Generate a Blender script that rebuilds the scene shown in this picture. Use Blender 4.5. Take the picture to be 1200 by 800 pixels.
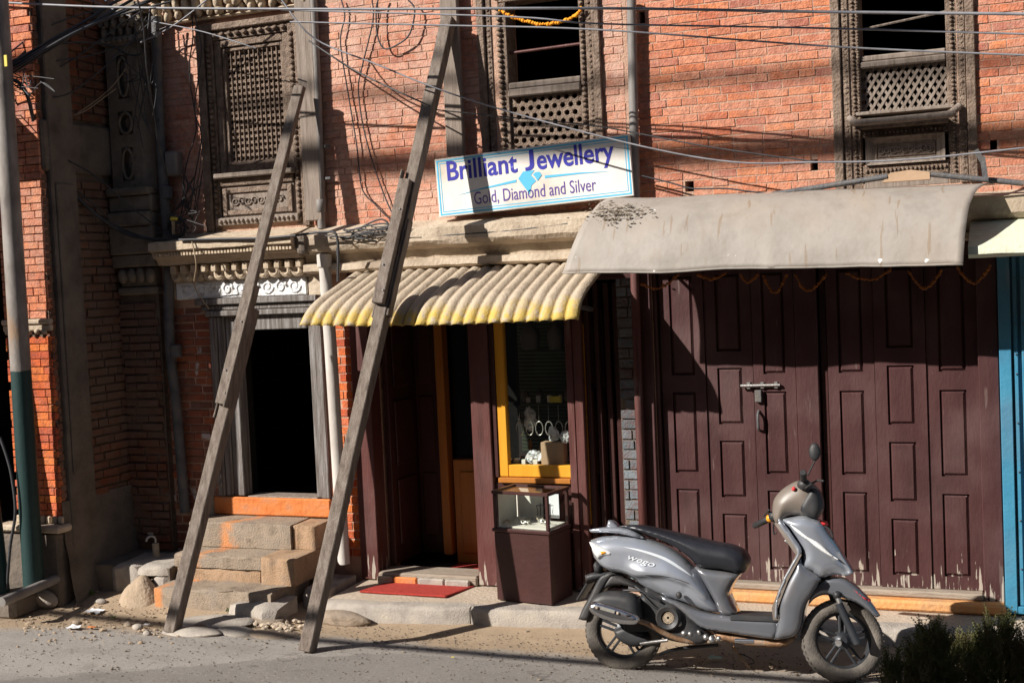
import bpy, bmesh, math, random
from mathutils import Vector, Matrix
from mathutils.geometry import delaunay_2d_cdt
random.seed(7)
for _o in list(bpy.data.objects): bpy.data.objects.remove(_o)
scene = bpy.context.scene
COL = scene.collection
R = math.radians
# ------------------------------------------------------------------ camera
CAM = Vector((0.0, -8.4, 2.35)); YAW, PITCH, ROLL, FPX = R(22), R(2.9), R(2.6), 1500.0
fw = Vector((-math.sin(YAW)*math.cos(PITCH), math.cos(YAW)*math.cos(PITCH), -math.sin(PITCH)))
_rt = Vector((math.cos(YAW), math.sin(YAW), 0)); _up = _rt.cross(fw)
rt = _rt*math.cos(ROLL) - _up*math.sin(ROLL); up = _up*math.cos(ROLL) + _rt*math.sin(ROLL)
cd = bpy.data.cameras.new('camera'); cam = bpy.data.objects.new('camera', cd); COL.objects.link(cam)
cam.matrix_world = Matrix(((rt.x, up.x, -fw.x, CAM.x), (rt.y, up.y, -fw.y, CAM.y), (rt.z, up.z, -fw.z, CAM.z), (0, 0, 0, 1)))
cd.sensor_fit = 'HORIZONTAL'; cd.sensor_width = 36; cd.lens = 36*FPX/1200; cd.clip_end = 500; cd.clip_start = .05
scene.camera = cam
# ------------------------------------------------------------------ light
SUN = Vector((.95, 1.0, -.88)).normalized()          # direction the light travels
w = bpy.data.worlds.new('World'); scene.world = w; w.use_nodes = True
nt = w.node_tree; nt.nodes.clear()
sky = nt.nodes.new('ShaderNodeTexSky'); sky.sky_type = 'NISHITA'; sky.sun_disc = False
sky.sun_elevation = math.asin(-SUN.z); sky.sun_rotation = math.atan2(-SUN.x, -SUN.y)
bg = nt.nodes.new('ShaderNodeBackground'); bg.inputs[1].default_value = .05
wo = nt.nodes.new('ShaderNodeOutputWorld')
nt.links.new(sky.outputs[0], bg.inputs[0]); nt.links.new(bg.outputs[0], wo.inputs[0])
sl = bpy.data.lights.new('sun', 'SUN'); sl.energy = 5.0; sl.angle = R(.53); sl.color = (1, .945, .87)
so = bpy.data.objects.new('sun', sl); COL.objects.link(so); so.rotation_euler = SUN.to_track_quat('-Z', 'Y').to_euler(); so.location = (-8, -10, 9)
scene.view_settings.view_transform = 'Standard'; scene.view_settings.look = 'None'
scene.view_settings.exposure = .65; scene.view_settings.gamma = 1
# ------------------------------------------------------------------ photo pixel -> place
def ray(px, py): return fw + rt*((px-600)/FPX) - up*((py-400)/FPX)
def P(px, py, y=0.0):
    d = ray(px, py); return CAM + d*((y-CAM.y)/d.y)
def G(px, py, z=0.0):
    d = ray(px, py); return CAM + d*((z-CAM.z)/d.z)
def PX(px, py, x):
    d = ray(px, py); return CAM + d*((x-CAM.x)/d.x)
# ------------------------------------------------------------------ mesh helpers
WL = {}
class MB:
    def __init__(s): s.v = []; s.f = []
    def add(s, vs, fs):
        n = len(s.v); s.v += [tuple(v) for v in vs]; s.f += [tuple(i+n for i in f) for f in fs]; return s
    def box(s, x0, x1, y0, y1, z0, z1):
        return s.add([(x0,y0,z0),(x1,y0,z0),(x1,y1,z0),(x0,y1,z0),(x0,y0,z1),(x1,y0,z1),(x1,y1,z1),(x0,y1,z1)],
                     [(0,3,2,1),(4,5,6,7),(0,1,5,4),(1,2,6,5),(2,3,7,6),(3,0,4,7)])
    def beam(s, a, b, wd, ht, upv=(0,0,1)):
        a = Vector(a); b = Vector(b); d = (b-a).normalized(); u = Vector(upv); sx = d.cross(u).normalized(); uz = sx.cross(d).normalized()
        c = [(-1,-1),(1,-1),(1,1),(-1,1)]
        vs = [a+sx*(i*wd/2)+uz*(j*ht/2) for i, j in c]+[b+sx*(i*wd/2)+uz*(j*ht/2) for i, j in c]
        return s.add(vs, [(0,3,2,1),(4,5,6,7),(0,1,5,4),(1,2,6,5),(2,3,7,6),(3,0,4,7)])
    def tube(s, pts, r, n=8, cap=True, r2=None):
        pts = [Vector(p) for p in pts]; N = len(pts); base = len(s.v); prev = None
        for i, p in enumerate(pts):
            t = (pts[min(i+1, N-1)]-pts[max(i-1, 0)]).normalized()
            if prev is None:
                a = Vector((0,0,1)) if abs(t.z) < .9 else Vector((1,0,0)); u = t.cross(a).normalized()
            else: u = (prev - t*prev.dot(t)).normalized()
            prev = u; v = t.cross(u); rr = r[i] if isinstance(r, (list, tuple)) else (r if r2 is None else r+(r2-r)*i/(N-1))
            for k in range(n):
                a = 2*math.pi*k/n; s.v.append(tuple(p+u*(rr*math.cos(a))+v*(rr*math.sin(a))))
        for i in range(N-1):
            for k in range(n):
                k2 = (k+1) % n; s.f.append((base+i*n+k, base+i*n+k2, base+(i+1)*n+k2, base+(i+1)*n+k))
        if cap:
            s.f.append(tuple(base+k for k in range(n))[::-1]); s.f.append(tuple(base+(N-1)*n+k for k in range(n)))
        return s
    def lathe(s, prof, n=16, axis='z', o=(0,0,0)):
        base = len(s.v); N = len(prof); o = Vector(o)
        for r, h in prof:
            for k in range(n):
                a = 2*math.pi*k/n; c, q = r*math.cos(a), r*math.sin(a)
                s.v.append(tuple(o+Vector((c,q,h) if axis == 'z' else (c,h,q) if axis == 'y' else (h,c,q))))
        for i in range(N-1):
            for k in range(n):
                k2 = (k+1) % n; s.f.append((base+i*n+k, base+i*n+k2, base+(i+1)*n+k2, base+(i+1)*n+k))
        return s
    def extrude_x(s, prof, x0, x1, cuts=1, wob=0):           # prof: closed (y,z) loop
        n = len(prof); base = len(s.v)
        for c in range(cuts+1):
            x = x0+(x1-x0)*c/cuts
            for (y, z) in prof:
                s.v.append((x, y+random.uniform(-wob, wob), z+random.uniform(-wob, wob)))
        for c in range(cuts):
            for k in range(n):
                k2 = (k+1) % n; s.f.append((base+c*n+k, base+c*n+k2, base+(c+1)*n+k2, base+(c+1)*n+k))
        s.f.append(tuple(base+k for k in range(n))); s.f.append(tuple(base+cuts*n+k for k in range(n))[::-1]); return s
    def blob(s, c, r, seed=0, rough=.2, sub=2, sq=(1,1,1)):
        rnd = random.Random(seed); bm = bmesh.new(); bmesh.ops.create_icosphere(bm, subdivisions=sub, radius=1)
        ks = [(Vector((rnd.uniform(-1,1), rnd.uniform(-1,1), rnd.uniform(-1,1))).normalized(), rnd.uniform(-rough, rough)) for _ in range(9)]
        for v in bm.verts:
            d = v.co.normalized(); q = 1+sum(a*max(0, d.dot(k))**3 for k, a in ks)
            v.co = Vector((d.x*q*r*sq[0], d.y*q*r*sq[1], d.z*q*r*sq[2]))+Vector(c)
        bm.verts.index_update()
        s.add([v.co[:] for v in bm.verts], [[v.index for v in f.verts] for f in bm.faces]); bm.free(); return s
    def mesh(s, name, mat, bevel=0, smooth=False, seg=1, fix=True):
        me = bpy.data.meshes.new(name); me.from_pydata(s.v, [], s.f)
        if fix or bevel:
            bm = bmesh.new(); bm.from_mesh(me)
            if fix: bmesh.ops.recalc_face_normals(bm, faces=bm.faces)
            if bevel: bmesh.ops.bevel(bm, geom=[e for e in bm.edges if len(e.link_faces) == 2 and e.calc_face_angle(0) > .5], offset=bevel, segments=seg, affect='EDGES', profile=.5, clamp_overlap=True)
            bm.to_mesh(me); bm.free()
        me.materials.append(mat)
        if smooth:
            me.polygons.foreach_set('use_smooth', [True]*len(me.polygons))
            if smooth != 'all': me.set_sharp_from_angle(angle=R(smooth if smooth is not True else 40))
        return me
    def obj(s, name, mat, parent=None, bevel=0, smooth=False, local=False, seg=1, fix=True):
        wl = Vector((0,0,0)) if (local or parent is None) else WL[parent.name]
        if wl.length: s.v = [(a-wl.x, b-wl.y, c-wl.z) for a, b, c in s.v]
        o = bpy.data.objects.new(name, s.mesh(name, mat, bevel, smooth, seg, fix)); COL.objects.link(o)
        if parent: o.parent = parent
        WL[o.name] = wl; return o
    def thing(s, name, mat, label, cat, group=None, **k):         # a thing that is one mesh: origin at its base
        mn = Vector((sum(a for a, b, c in s.v)/len(s.v), sum(b for a, b, c in s.v)/len(s.v), min(c for a, b, c in s.v)))
        s.v = [(a-mn.x, b-mn.y, c-mn.z) for a, b, c in s.v]
        o = s.obj(name, mat, None, **k); o.location = mn; WL[o.name] = mn; return tag(o, label, cat, group)
def tag(o, label=None, cat=None, group=None, kind=None):
    for k, v in (('label', label), ('category', cat), ('group', group), ('kind', kind)):
        if v: o[k] = v
    return o
def thing(name, label, cat, loc=(0,0,0), group=None):
    o = bpy.data.objects.new(name, None); COL.objects.link(o); o.location = loc; o.empty_display_size = .2; WL[o.name] = Vector(loc)
    return tag(o, label, cat, group)
def smoothpath(pts, n=6):
    pts = [Vector(p) for p in pts]; out = []
    for i in range(len(pts)-1):
        p0, p1, p2, p3 = pts[max(i-1,0)], pts[i], pts[i+1], pts[min(i+2,len(pts)-1)]
        for k in range(n):
            t = k/n; out.append(.5*((2*p1)+(p2-p0)*t+(2*p0-5*p1+4*p2-p3)*t*t+(3*p1-p0-3*p2+p3)*t**3))
    out.append(pts[-1]); return out
def holed(x0, x1, z0, z1, holes, y0, y1, mb=None):
    """slab x0..x1, z0..z1, thickness y0..y1, with rectangular openings (x0,x1,z0,z1)"""
    mb = mb or MB(); xs = sorted({x0, x1, *[c for h in holes for c in h[:2] if x0 < c < x1]}); zs = sorted({z0, z1, *[c for h in holes for c in h[2:] if z0 < c < z1]})
    solid = lambda i, j: 0 <= i < len(xs)-1 and 0 <= j < len(zs)-1 and not any(h[0]-1e-6 <= xs[i] and xs[i+1] <= h[1]+1e-6 and h[2]-1e-6 <= zs[j] and zs[j+1] <= h[3]+1e-6 for h in holes)
    for i in range(len(xs)-1):
        for j in range(len(zs)-1):
            if not solid(i, j): continue
            a, b, c, d = xs[i], xs[i+1], zs[j], zs[j+1]
            mb.add([(a,y0,c),(b,y0,c),(b,y0,d),(a,y0,d)], [(0,1,2,3)]); mb.add([(a,y1,c),(b,y1,c),(b,y1,d),(a,y1,d)], [(3,2,1,0)])
            if not solid(i-1, j): mb.add([(a,y0,c),(a,y0,d),(a,y1,d),(a,y1,c)], [(0,1,2,3)])
            if not solid(i+1, j): mb.add([(b,y0,c),(b,y0,d),(b,y1,d),(b,y1,c)], [(3,2,1,0)])
            if not solid(i, j-1): mb.add([(a,y0,c),(b,y0,c),(b,y1,c),(a,y1,c)], [(3,2,1,0)])
            if not solid(i, j+1): mb.add([(a,y0,d),(b,y0,d),(b,y1,d),(a,y1,d)], [(0,1,2,3)])
    return mb
# ------------------------------------------------------------------ materials
def mat(name, cols, scale=6, rough=.8, bump=.25, bscale=45, metal=0, rand=0.0, spec=.35, coord='pos', stretch=(1,1,1), extra=None, lo=.3, hi=.7, bdist=.02):
    m = bpy.data.materials.new(name); m.use_nodes = True; t = m.node_tree; N = t.nodes; L = t.links; b = N['Principled BSDF']
    if coord == 'pos': src = N.new('ShaderNodeNewGeometry').outputs['Position']
    else: src = N.new('ShaderNodeTexCoord').outputs['Object']
    mp = N.new('ShaderNodeMapping'); mp.inputs['Scale'].default_value = stretch; L.new(src, mp.inputs[0]); vec = mp.outputs[0]
    n1 = N.new('ShaderNodeTexNoise'); n1.inputs['Scale'].default_value = scale; n1.inputs['Detail'].default_value = 7; n1.inputs['Roughness'].default_value = .62; L.new(vec, n1.inputs['Vector'])
    cr = N.new('ShaderNodeValToRGB'); e = cr.color_ramp.elements
    while len(e) < len(cols): e.new(.5)
    for i, c in enumerate(cols): e[i].position = lo+(hi-lo)*i/max(1, len(cols)-1); e[i].color = (*c, 1)
    L.new(n1.outputs[0], cr.inputs[0]); c = cr.outputs[0]
    if rand:
        oi = N.new('ShaderNodeObjectInfo'); mr = N.new('ShaderNodeMapRange'); mr.inputs[3].default_value = 1-rand; mr.inputs[4].default_value = 1+rand; L.new(oi.outputs['Random'], mr.inputs[0])
        hs = N.new('ShaderNodeHueSaturation'); L.new(mr.outputs[0], hs.inputs['Value']); L.new(c, hs.inputs['Color']); c = hs.outputs[0]
    n2 = N.new('ShaderNodeTexNoise'); n2.inputs['Scale'].default_value = bscale; n2.inputs['Detail'].default_value = 5; L.new(vec, n2.inputs['Vector'])
    bp = N.new('ShaderNodeBump'); bp.inputs['Strength'].default_value = bump; bp.inputs['Distance'].default_value = bdist; L.new(n2.outputs[0], bp.inputs['Height'])
    h = n2.outputs[0]
    if extra: c = extra(N, L, c, src, n1.outputs[0], n2.outputs[0], bp, b) or c
    L.new(c, b.inputs['Base Color'])
    if bump: L.new(bp.outputs[0], b.inputs['Normal'])
    b.inputs['Roughness'].default_value = rough; b.inputs['Metallic'].default_value = metal; b.inputs['Specular IOR Level'].default_value = spec
    return m
def mixc(N, L, f, a, bcol, mode='MIX'):
    x = N.new('ShaderNodeMix'); x.data_type = 'RGBA'; x.blend_type = mode
    if isinstance(f, (int, float)): x.inputs[0].default_value = f
    else: L.new(f, x.inputs[0])
    for i, q in ((6, a), (7, bcol)):
        if isinstance(q, (tuple, list)): x.inputs[i].default_value = (*q, 1)
        else: L.new(q, x.inputs[i])
    return x.outputs[2]
def mth(N, L, op, a, b=None, clamp=False):
    x = N.new('ShaderNodeMath'); x.operation = op; x.use_clamp = clamp
    for i, q in enumerate((a, b)):
        if q is None: continue
        if isinstance(q, (int, float)): x.inputs[i].default_value = q
        else: L.new(q, x.inputs[i])
    return x.outputs[0]
def noise(N, L, vec, scale, detail=4, stretch=None):
    if stretch:
        mp = N.new('ShaderNodeMapping'); mp.inputs['Scale'].default_value = stretch; L.new(vec, mp.inputs[0]); vec = mp.outputs[0]
    x = N.new('ShaderNodeTexNoise'); x.inputs['Scale'].default_value = scale; x.inputs['Detail'].default_value = detail; L.new(vec, x.inputs['Vector']); return x.outputs[0]
def step(N, L, v, a, b):
    x = N.new('ShaderNodeMapRange'); x.interpolation_type = 'SMOOTHSTEP'; x.inputs[1].default_value = a; x.inputs[2].default_value = b; L.new(v, x.inputs[0]); return x.outputs[0]
def xyz(N, L, src):
    x = N.new('ShaderNodeSeparateXYZ'); L.new(src, x.inputs[0]); return x.outputs
def brick_mat(name, ramp, dust, damt, dlo=.4, dhi=.72, white=0):
    m = mat(name, [(1,1,1),(1,1,1)], bump=.5, bscale=70, rough=.9, spec=.15); t = m.node_tree; N = t.nodes; L = t.links; b = N['Principled BSDF']
    src = N.new('ShaderNodeNewGeometry').outputs['Position']
    oi = N.new('ShaderNodeObjectInfo'); cr = N.new('ShaderNodeValToRGB'); e = cr.color_ramp.elements
    while len(e) < len(ramp): e.new(.5)
    for i, c in enumerate(ramp): e[i].position = i/(len(ramp)-1); e[i].color = (*c, 1)
    L.new(oi.outputs['Random'], cr.inputs[0])
    n = noise(N, L, src, 26, 6); c = mixc(N, L, step(N, L, n, .35, .7), cr.outputs[0], mixc(N, L, .5, cr.outputs[0], (.16,.06,.045)))
    d = noise(N, L, src, 1.3, 8); d2 = noise(N, L, src, 14, 5)
    f = mth(N, L, 'MULTIPLY', step(N, L, mth(N, L, 'ADD', mth(N, L, 'MULTIPLY', d, .6), mth(N, L, 'MULTIPLY', d2, .4)), dlo, dhi), damt)
    c = mixc(N, L, f, c, dust)
    sv = noise(N, L, src, 1.1, 5, (1.6,1,.45)); hv = N.new('ShaderNodeHueSaturation'); mrv = N.new('ShaderNodeMapRange'); mrv.inputs[1].default_value = .3; mrv.inputs[2].default_value = .62; mrv.inputs[3].default_value = .86; mrv.inputs[4].default_value = 1.06; L.new(sv, mrv.inputs[0]); L.new(mrv.outputs[0], hv.inputs['Value']); L.new(c, hv.inputs['Color']); c = hv.outputs[0]
    if white:
        wn = noise(N, L, src, 9, 5, (1,1,.35)); c = mixc(N, L, mth(N, L, 'MULTIPLY', step(N, L, wn, .6, .66), white), c, (.62,.6,.58))
    L.new(c, b.inputs['Base Color']); return m
M = {}
M['brick'] = brick_mat('brick_dusty', [(.55,.205,.115),(.61,.265,.165),(.49,.165,.095),(.63,.305,.205),(.42,.165,.12),(.64,.25,.13),(.54,.235,.165)], (.60,.405,.32), .82, .36, .64)
M['brick_red'] = brick_mat('brick_orange', [(.56,.175,.085),(.63,.235,.12),(.48,.14,.075),(.65,.28,.17),(.41,.14,.10),(.66,.23,.10),(.56,.21,.13)], (.60,.37,.275), .62, .40, .70)
M['brick_low'] = brick_mat('brick_old', [(.34,.09,.04),(.42,.12,.05),(.22,.075,.05),(.36,.10,.045),(.18,.08,.06)], (.30,.20,.15), .7, .40, .68, .7)
M['brick_shade'] = brick_mat('brick_shaded', [(.19,.062,.030),(.14,.057,.034),(.22,.066,.030),(.12,.064,.043),(.155,.07,.043)], (.175,.13,.098), .75, .36, .62)  # shaded copy of the brick: side wall shade deepened in the base colour
M['brick_new'] = brick_mat('brick_bright', [(.60,.13,.035),(.68,.20,.05),(.46,.085,.035),(.62,.15,.05),(.40,.08,.04)], (.60,.33,.24), .35, .45, .75)
M['mortar'] = mat('mortar', [(.38,.225,.16),(.52,.345,.255)], 12, .95, .5, 80)
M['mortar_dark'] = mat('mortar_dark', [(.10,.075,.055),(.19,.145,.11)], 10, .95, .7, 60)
M['cement'] = mat('cement_render', [(.085,.069,.056),(.15,.123,.10),(.19,.158,.127)], 4, .95, .5, 30)
M['stone_pil'] = mat('carved_stone', [(.14,.115,.09),(.215,.178,.135),(.26,.215,.165)], 9, .9, .5, 40)
M['cream'] = mat('cream_plaster', [(.25,.195,.145),(.42,.34,.255),(.52,.435,.335)], 5, .9, .5, 35)
M['cream2'] = mat('cream_cornice', [(.32,.245,.17),(.49,.395,.29),(.40,.315,.23)], 7, .9, .4, 50)
M['whitepaint'] = mat('flaking_whitewash', [(.28,.24,.21),(.70,.69,.68),(.78,.78,.78)], 16, .9, .7, 45, lo=.32, hi=.5)
def grain(cols, name, st, **k): return mat(name, cols, 5, stretch=st, bscale=30, **k)
M['wood_dark'] = mat('carved_dark_wood', [(.10,.066,.048),(.19,.135,.10),(.27,.20,.155)], 14, .75, .7, 60)
M['wood_dark2'] = mat('carved_wood_relief', [(.105,.07,.05),(.21,.15,.112),(.31,.235,.18)], 20, .75, .9, 110)
M['wood_grey'] = mat('weathered_timber', [(.10,.075,.06),(.18,.145,.12),(.25,.21,.18)], 9, .85, .6, 60, coord='pos', stretch=(4,4,.35))
M['wood_board'] = mat('weathered_board', [(.14,.108,.086),(.245,.197,.163),(.31,.255,.215)], 7, .85, .4, 50, stretch=(5,5,.3))
M['wood_jamb'] = mat('blue_grey_old_wood', [(.09,.072,.06),(.19,.168,.155),(.33,.32,.315)], 8, .85, .6, 40, stretch=(6,6,.3))
def chip(zlo, zhi, base=(.36,.31,.26), hard=.08):
    def f(N, L, c, src, n1, n2, bp, b):
        z = xyz(N, L, src)[2]; nn = noise(N, L, src, 9, 8, (4.5,4.5,.45)); g = step(N, L, z, zhi, zlo)
        fd = mth(N, L, 'MULTIPLY', step(N, L, noise(N, L, src, 1.7, 7), .42, .70), .32); c = mixc(N, L, fd, c, (.16,.10,.095)); sc2 = step(N, L, noise(N, L, src, 14, 4, (1,1,.12)), .66, .70); c = mixc(N, L, mth(N, L, 'MULTIPLY', sc2, .22), c, (.30,.24,.21))
        v = mth(N, L, 'ADD', nn, mth(N, L, 'MULTIPLY', g, .26)); k = step(N, L, v, .76, .79)
        sp = noise(N, L, src, 60, 3); k2 = step(N, L, sp, .755, .79); k = mth(N, L, 'MAXIMUM', k, mth(N, L, 'MULTIPLY', k2, .6))
        return mixc(N, L, k, c, base)
    return f
M['maroon'] = mat('maroon_door_paint', [(.037,.0125,.0125),(.054,.019,.019),(.070,.028,.027)], 3, .5, .12, 30, stretch=(2,2,.6), extra=chip(.18,.62), spec=.4)
M['maroon_post'] = mat('maroon_post_paint', [(.060,.018,.015),(.094,.029,.025),(.112,.042,.036)], 5, .5, .2, 30, stretch=(3,3,.4), extra=chip(.1,.5), spec=.4)
M['shop_brown'] = mat('brown_gloss_paint', [(.040,.0145,.0125),(.058,.021,.0185)], 4, .42, .1, 30, spec=.4)
M['yellow'] = mat('yellow_varnished_wood', [(.60,.27,.022),(.70,.345,.035)], 4, .35, .08, 30, stretch=(4,4,.4))
M['orange_wood'] = mat('orange_varnished_wood', [(.35,.13,.025),(.45,.18,.035)], 4, .35, .08, 30, stretch=(4,4,.4))
M['orange_paint'] = mat('vermilion_painted_plaster', [(.48,.125,.028),(.58,.185,.05),(.46,.20,.10)], 8, .85, .4, 30)
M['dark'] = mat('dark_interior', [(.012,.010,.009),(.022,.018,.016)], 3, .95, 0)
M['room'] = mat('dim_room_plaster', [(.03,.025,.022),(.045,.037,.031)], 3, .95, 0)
M['black'] = mat('black_rubber', [(.018,.018,.019),(.03,.03,.032)], 20, .55, .1, 80, spec=.4, coord='obj')
M['cable'] = mat('cable_sheath', [(.03,.03,.033),(.06,.06,.065)], 10, .5, 0)
M['cable_grey'] = mat('grey_cable', [(.16,.16,.18),(.26,.26,.28)], 10, .45, 0)
M['cable_tan'] = mat('tan_wire', [(.25,.19,.12),(.4,.3,.2)], 10, .6, 0)
M['pipe_grey'] = mat('grey_metal_pipe', [(.16,.145,.135),(.25,.23,.215)], 8, .6, .15, 40, stretch=(1,1,.3))
M['pipe_dark'] = mat('dark_iron_pipe', [(.05,.05,.055),(.10,.10,.105),(.14,.12,.10)], 8, .6, .3, 40)
M['pipe_white'] = mat('dusty_white_pipe', [(.42,.38,.34),(.60,.56,.52)], 6, .55, .1, 40, stretch=(1,1,.4))
def polepaint(N, L, c, src, n1, n2, bp, b):
    z = xyz(N, L, src)[2]; f = step(N, L, mth(N, L, 'ADD', z, mth(N, L, 'MULTIPLY', n1, .06)), POLEZ+.035, POLEZ+.025)
    rust = step(N, L, noise(N, L, src, 7, 6, (1,1,.25)), .56, .66); c2 = mixc(N, L, mth(N, L, 'MULTIPLY', rust, .6), c, (.30,.17,.08))
    return mixc(N, L, f, c2, mixc(N, L, n2, (.008,.03,.028), (.014,.042,.04)))
POLEZ = P(28, 433, -.95).z
M['pole'] = mat('painted_steel_pole', [(.13,.11,.10),(.24,.21,.19),(.34,.32,.305)], 7, .6, .1, 40, stretch=(1,1,.4), extra=polepaint)
def awn(N, L, c, src, n1, n2, bp, b):
    z = xyz(N, L, src)[2]; nn = noise(N, L, src, 10, 5)
    f = mth(N, L, 'MULTIPLY', step(N, L, mth(N, L, 'ADD', z, mth(N, L, 'MULTIPLY', nn, .20)), 2.32, 2.20), step(N, L, noise(N, L, src, 22, 5), .30, .56))
    return mixc(N, L, f, c, mixc(N, L, n1, (.46,.32,.08), (.54,.385,.095)))
M['awning'] = mat('dusty_corrugated_sheet', [(.32,.255,.185),(.45,.37,.28),(.38,.31,.23)], 9, .85, .3, 60, extra=awn)
def can(N, L, c, src, n1, n2, bp, b):
    a = step(N, L, noise(N, L, src, 3.2, 6, (1,1,.5)), .45, .75); c = mixc(N, L, mth(N, L, 'MULTIPLY', a, .35), c, (.34,.27,.21))
    st = step(N, L, noise(N, L, src, 4.5, 4, (5,1,.35)), .63, .68); c = mixc(N, L, mth(N, L, 'MULTIPLY', st, .5), c, (.20,.13,.07))
    rl = step(N, L, noise(N, L, src, 2.2, 5, (9,9,.3)), .55, .72); c = mixc(N, L, mth(N, L, 'MULTIPLY', rl, .28), c, (.24,.19,.15))
    wsp = step(N, L, noise(N, L, src, 16, 3), .725, .745); return mixc(N, L, wsp, c, (.78,.77,.75))
M['canopy'] = mat('dusty_tin_canopy', [(.235,.21,.185),(.30,.27,.24),(.265,.235,.205)], 4, .6, .12, 25, extra=can)
M['concrete_green'] = mat('pale_green_concrete', [(.48,.44,.34),(.58,.60,.47),(.52,.60,.45)], 6, .85, .3, 40)
M['sign'] = mat('sign_face', [(.50,.44,.36),(.68,.645,.60),(.74,.72,.69)], 2.5, .45, .03, 20)
M['sign_blue'] = mat('sign_dark_blue', [(.026,.026,.30),(.034,.034,.35)], 5, .5, 0)
M['sign_violet'] = mat('sign_violet', [(.09,.05,.26),(.11,.06,.30)], 5, .5, 0)
M['sign_cyan'] = mat('sign_cyan', [(.08,.42,.66),(.10,.47,.70)], 5, .5, 0)
M['blue_gate'] = mat('blue_gate_paint', [(.028,.165,.28),(.042,.21,.335),(.055,.235,.36)], 4, .5, .15, 40, extra=chip(.0,.4,(.14,.12,.1)))
def roadx(N, L, c, src, n1, n2, bp, b):
    p = xyz(N, L, src); nn = noise(N, L, src, 1.4, 7); n3 = noise(N, L, src, 9, 5)
    # dirt gathers towards the buildings (y up), ragged edge
    edge = mth(N, L, 'ADD', mth(N, L, 'ADD', p[1], mth(N, L, 'MULTIPLY', mth(N, L, 'MAXIMUM', mth(N, L, 'SUBTRACT', mth(N, L, 'MULTIPLY', p[0], -1.0), 4.2), 0.0), .14)), mth(N, L, 'ADD', mth(N, L, 'MULTIPLY', nn, .7), mth(N, L, 'MULTIPLY', n3, .18)))
    f = step(N, L, edge, -.78, -.52); f2 = mth(N, L, 'MULTIPLY', step(N, L, edge, -2.6, -.8), .5)
    dirt = mixc(N, L, n3, (.30,.22,.15), (.44,.335,.23)); dust = mixc(N, L, nn, (.285,.258,.23), (.375,.335,.295))
    vo = N.new('ShaderNodeTexVoronoi'); vo.inputs['Scale'].default_value = 55; L.new(src, vo.inputs['Vector'])
    sp = step(N, L, noise(N, L, src, 85, 2), .62, .72); c = mixc(N, L, mth(N, L, 'MULTIPLY', sp, .6), c, (.06,.054,.05))
    sp2 = step(N, L, noise(N, L, src, 70, 2, (1,1.3,1)), .64, .74); c = mixc(N, L, mth(N, L, 'MULTIPLY', sp2, .4), c, (.46,.43,.40))
    ln = mth(N, L, 'ADD', mth(N, L, 'ADD', mth(N, L, 'MULTIPLY', p[0], .55), mth(N, L, 'MULTIPLY', p[1], -1.0)), mth(N, L, 'MULTIPLY', n3, .22))
    pa = mth(N, L, 'MULTIPLY', step(N, L, ln, -.62, -.56), step(N, L, p[1], -1.30, -1.42)); c = mixc(N, L, mth(N, L, 'MULTIPLY', pa, .55), c, mixc(N, L, sp, (.13,.118,.108), (.22,.20,.185)))
    cv = N.new('ShaderNodeTexVoronoi'); cv.feature = 'DISTANCE_TO_EDGE'; cv.inputs['Scale'].default_value = .75
    wp = N.new('ShaderNodeVectorMath'); wp.operation = 'ADD'; nv = N.new('ShaderNodeTexNoise'); nv.inputs['Scale'].default_value = 3; L.new(src, nv.inputs['Vector']); L.new(src, wp.inputs[0]); L.new(nv.outputs['Color'], wp.inputs[1]); L.new(wp.outputs[0], cv.inputs['Vector'])
    ck = mth(N, L, 'MULTIPLY', step(N, L, cv.outputs['Distance'], .012, .004), step(N, L, nn, .45, .6)); c = mixc(N, L, mth(N, L, 'MULTIPLY', ck, .6), c, (.06,.052,.046))
    oil = step(N, L, noise(N, L, src, 2.6, 3), .66, .74); c = mixc(N, L, mth(N, L, 'MULTIPLY', oil, .35), c, (.07,.062,.056))
    c = mixc(N, L, mth(N, L, 'MULTIPLY', f2, mth(N, L, 'SUBTRACT', 1.0, mth(N, L, 'MULTIPLY', pa, .6))), c, dust)
    sp3 = step(N, L, noise(N, L, src, 62, 3), .56, .66); c = mixc(N, L, mth(N, L, 'MULTIPLY', sp3, .38), c, (.09,.08,.072)); sp4 = step(N, L, noise(N, L, src, 48, 2, (1,1.2,1)), .60, .70); c = mixc(N, L, mth(N, L, 'MULTIPLY', sp4, .30), c, (.50,.46,.42))
    tr = mth(N, L, 'MULTIPLY', step(N, L, noise(N, L, src, .9, 5, (.5,3.2,1)), .50, .68), .35); c = mixc(N, L, tr, c, (.17,.152,.135))
    dirt = mixc(N, L, mth(N, L, 'MULTIPLY', sp3, .35), dirt, (.15,.105,.07)); return mixc(N, L, f, c, dirt)
M['road'] = mat('dusty_asphalt', [(.25,.232,.215),(.325,.30,.275),(.375,.345,.315)], 2.2, .92, .6, 160, extra=roadx, spec=.15, bdist=.014)
M['soil'] = mat('tan_soil', [(.22,.16,.11),(.33,.25,.175),(.38,.29,.21)], 6, .95, .6, 40)
def stonex(N, L, c, src, n1, n2, bp, b):
    p = xyz(N, L, src); q = mth(N, L, 'ABSOLUTE', mth(N, L, 'ADD', mth(N, L, 'ADD', p[0], 5.5), mth(N, L, 'MULTIPLY', p[1], -.55)))
    f = step(N, L, mth(N, L, 'ADD', q, mth(N, L, 'MULTIPLY', noise(N, L, src, 11, 6), .28)), .24, .13)
    c = mixc(N, L, mth(N, L, 'MULTIPLY', f, .75), c, (.60,.22,.06))
    g = step(N, L, noise(N, L, src, 5, 6), .55, .7); return mixc(N, L, mth(N, L, 'MULTIPLY', g, .4), c, (.20,.17,.15))
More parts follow.
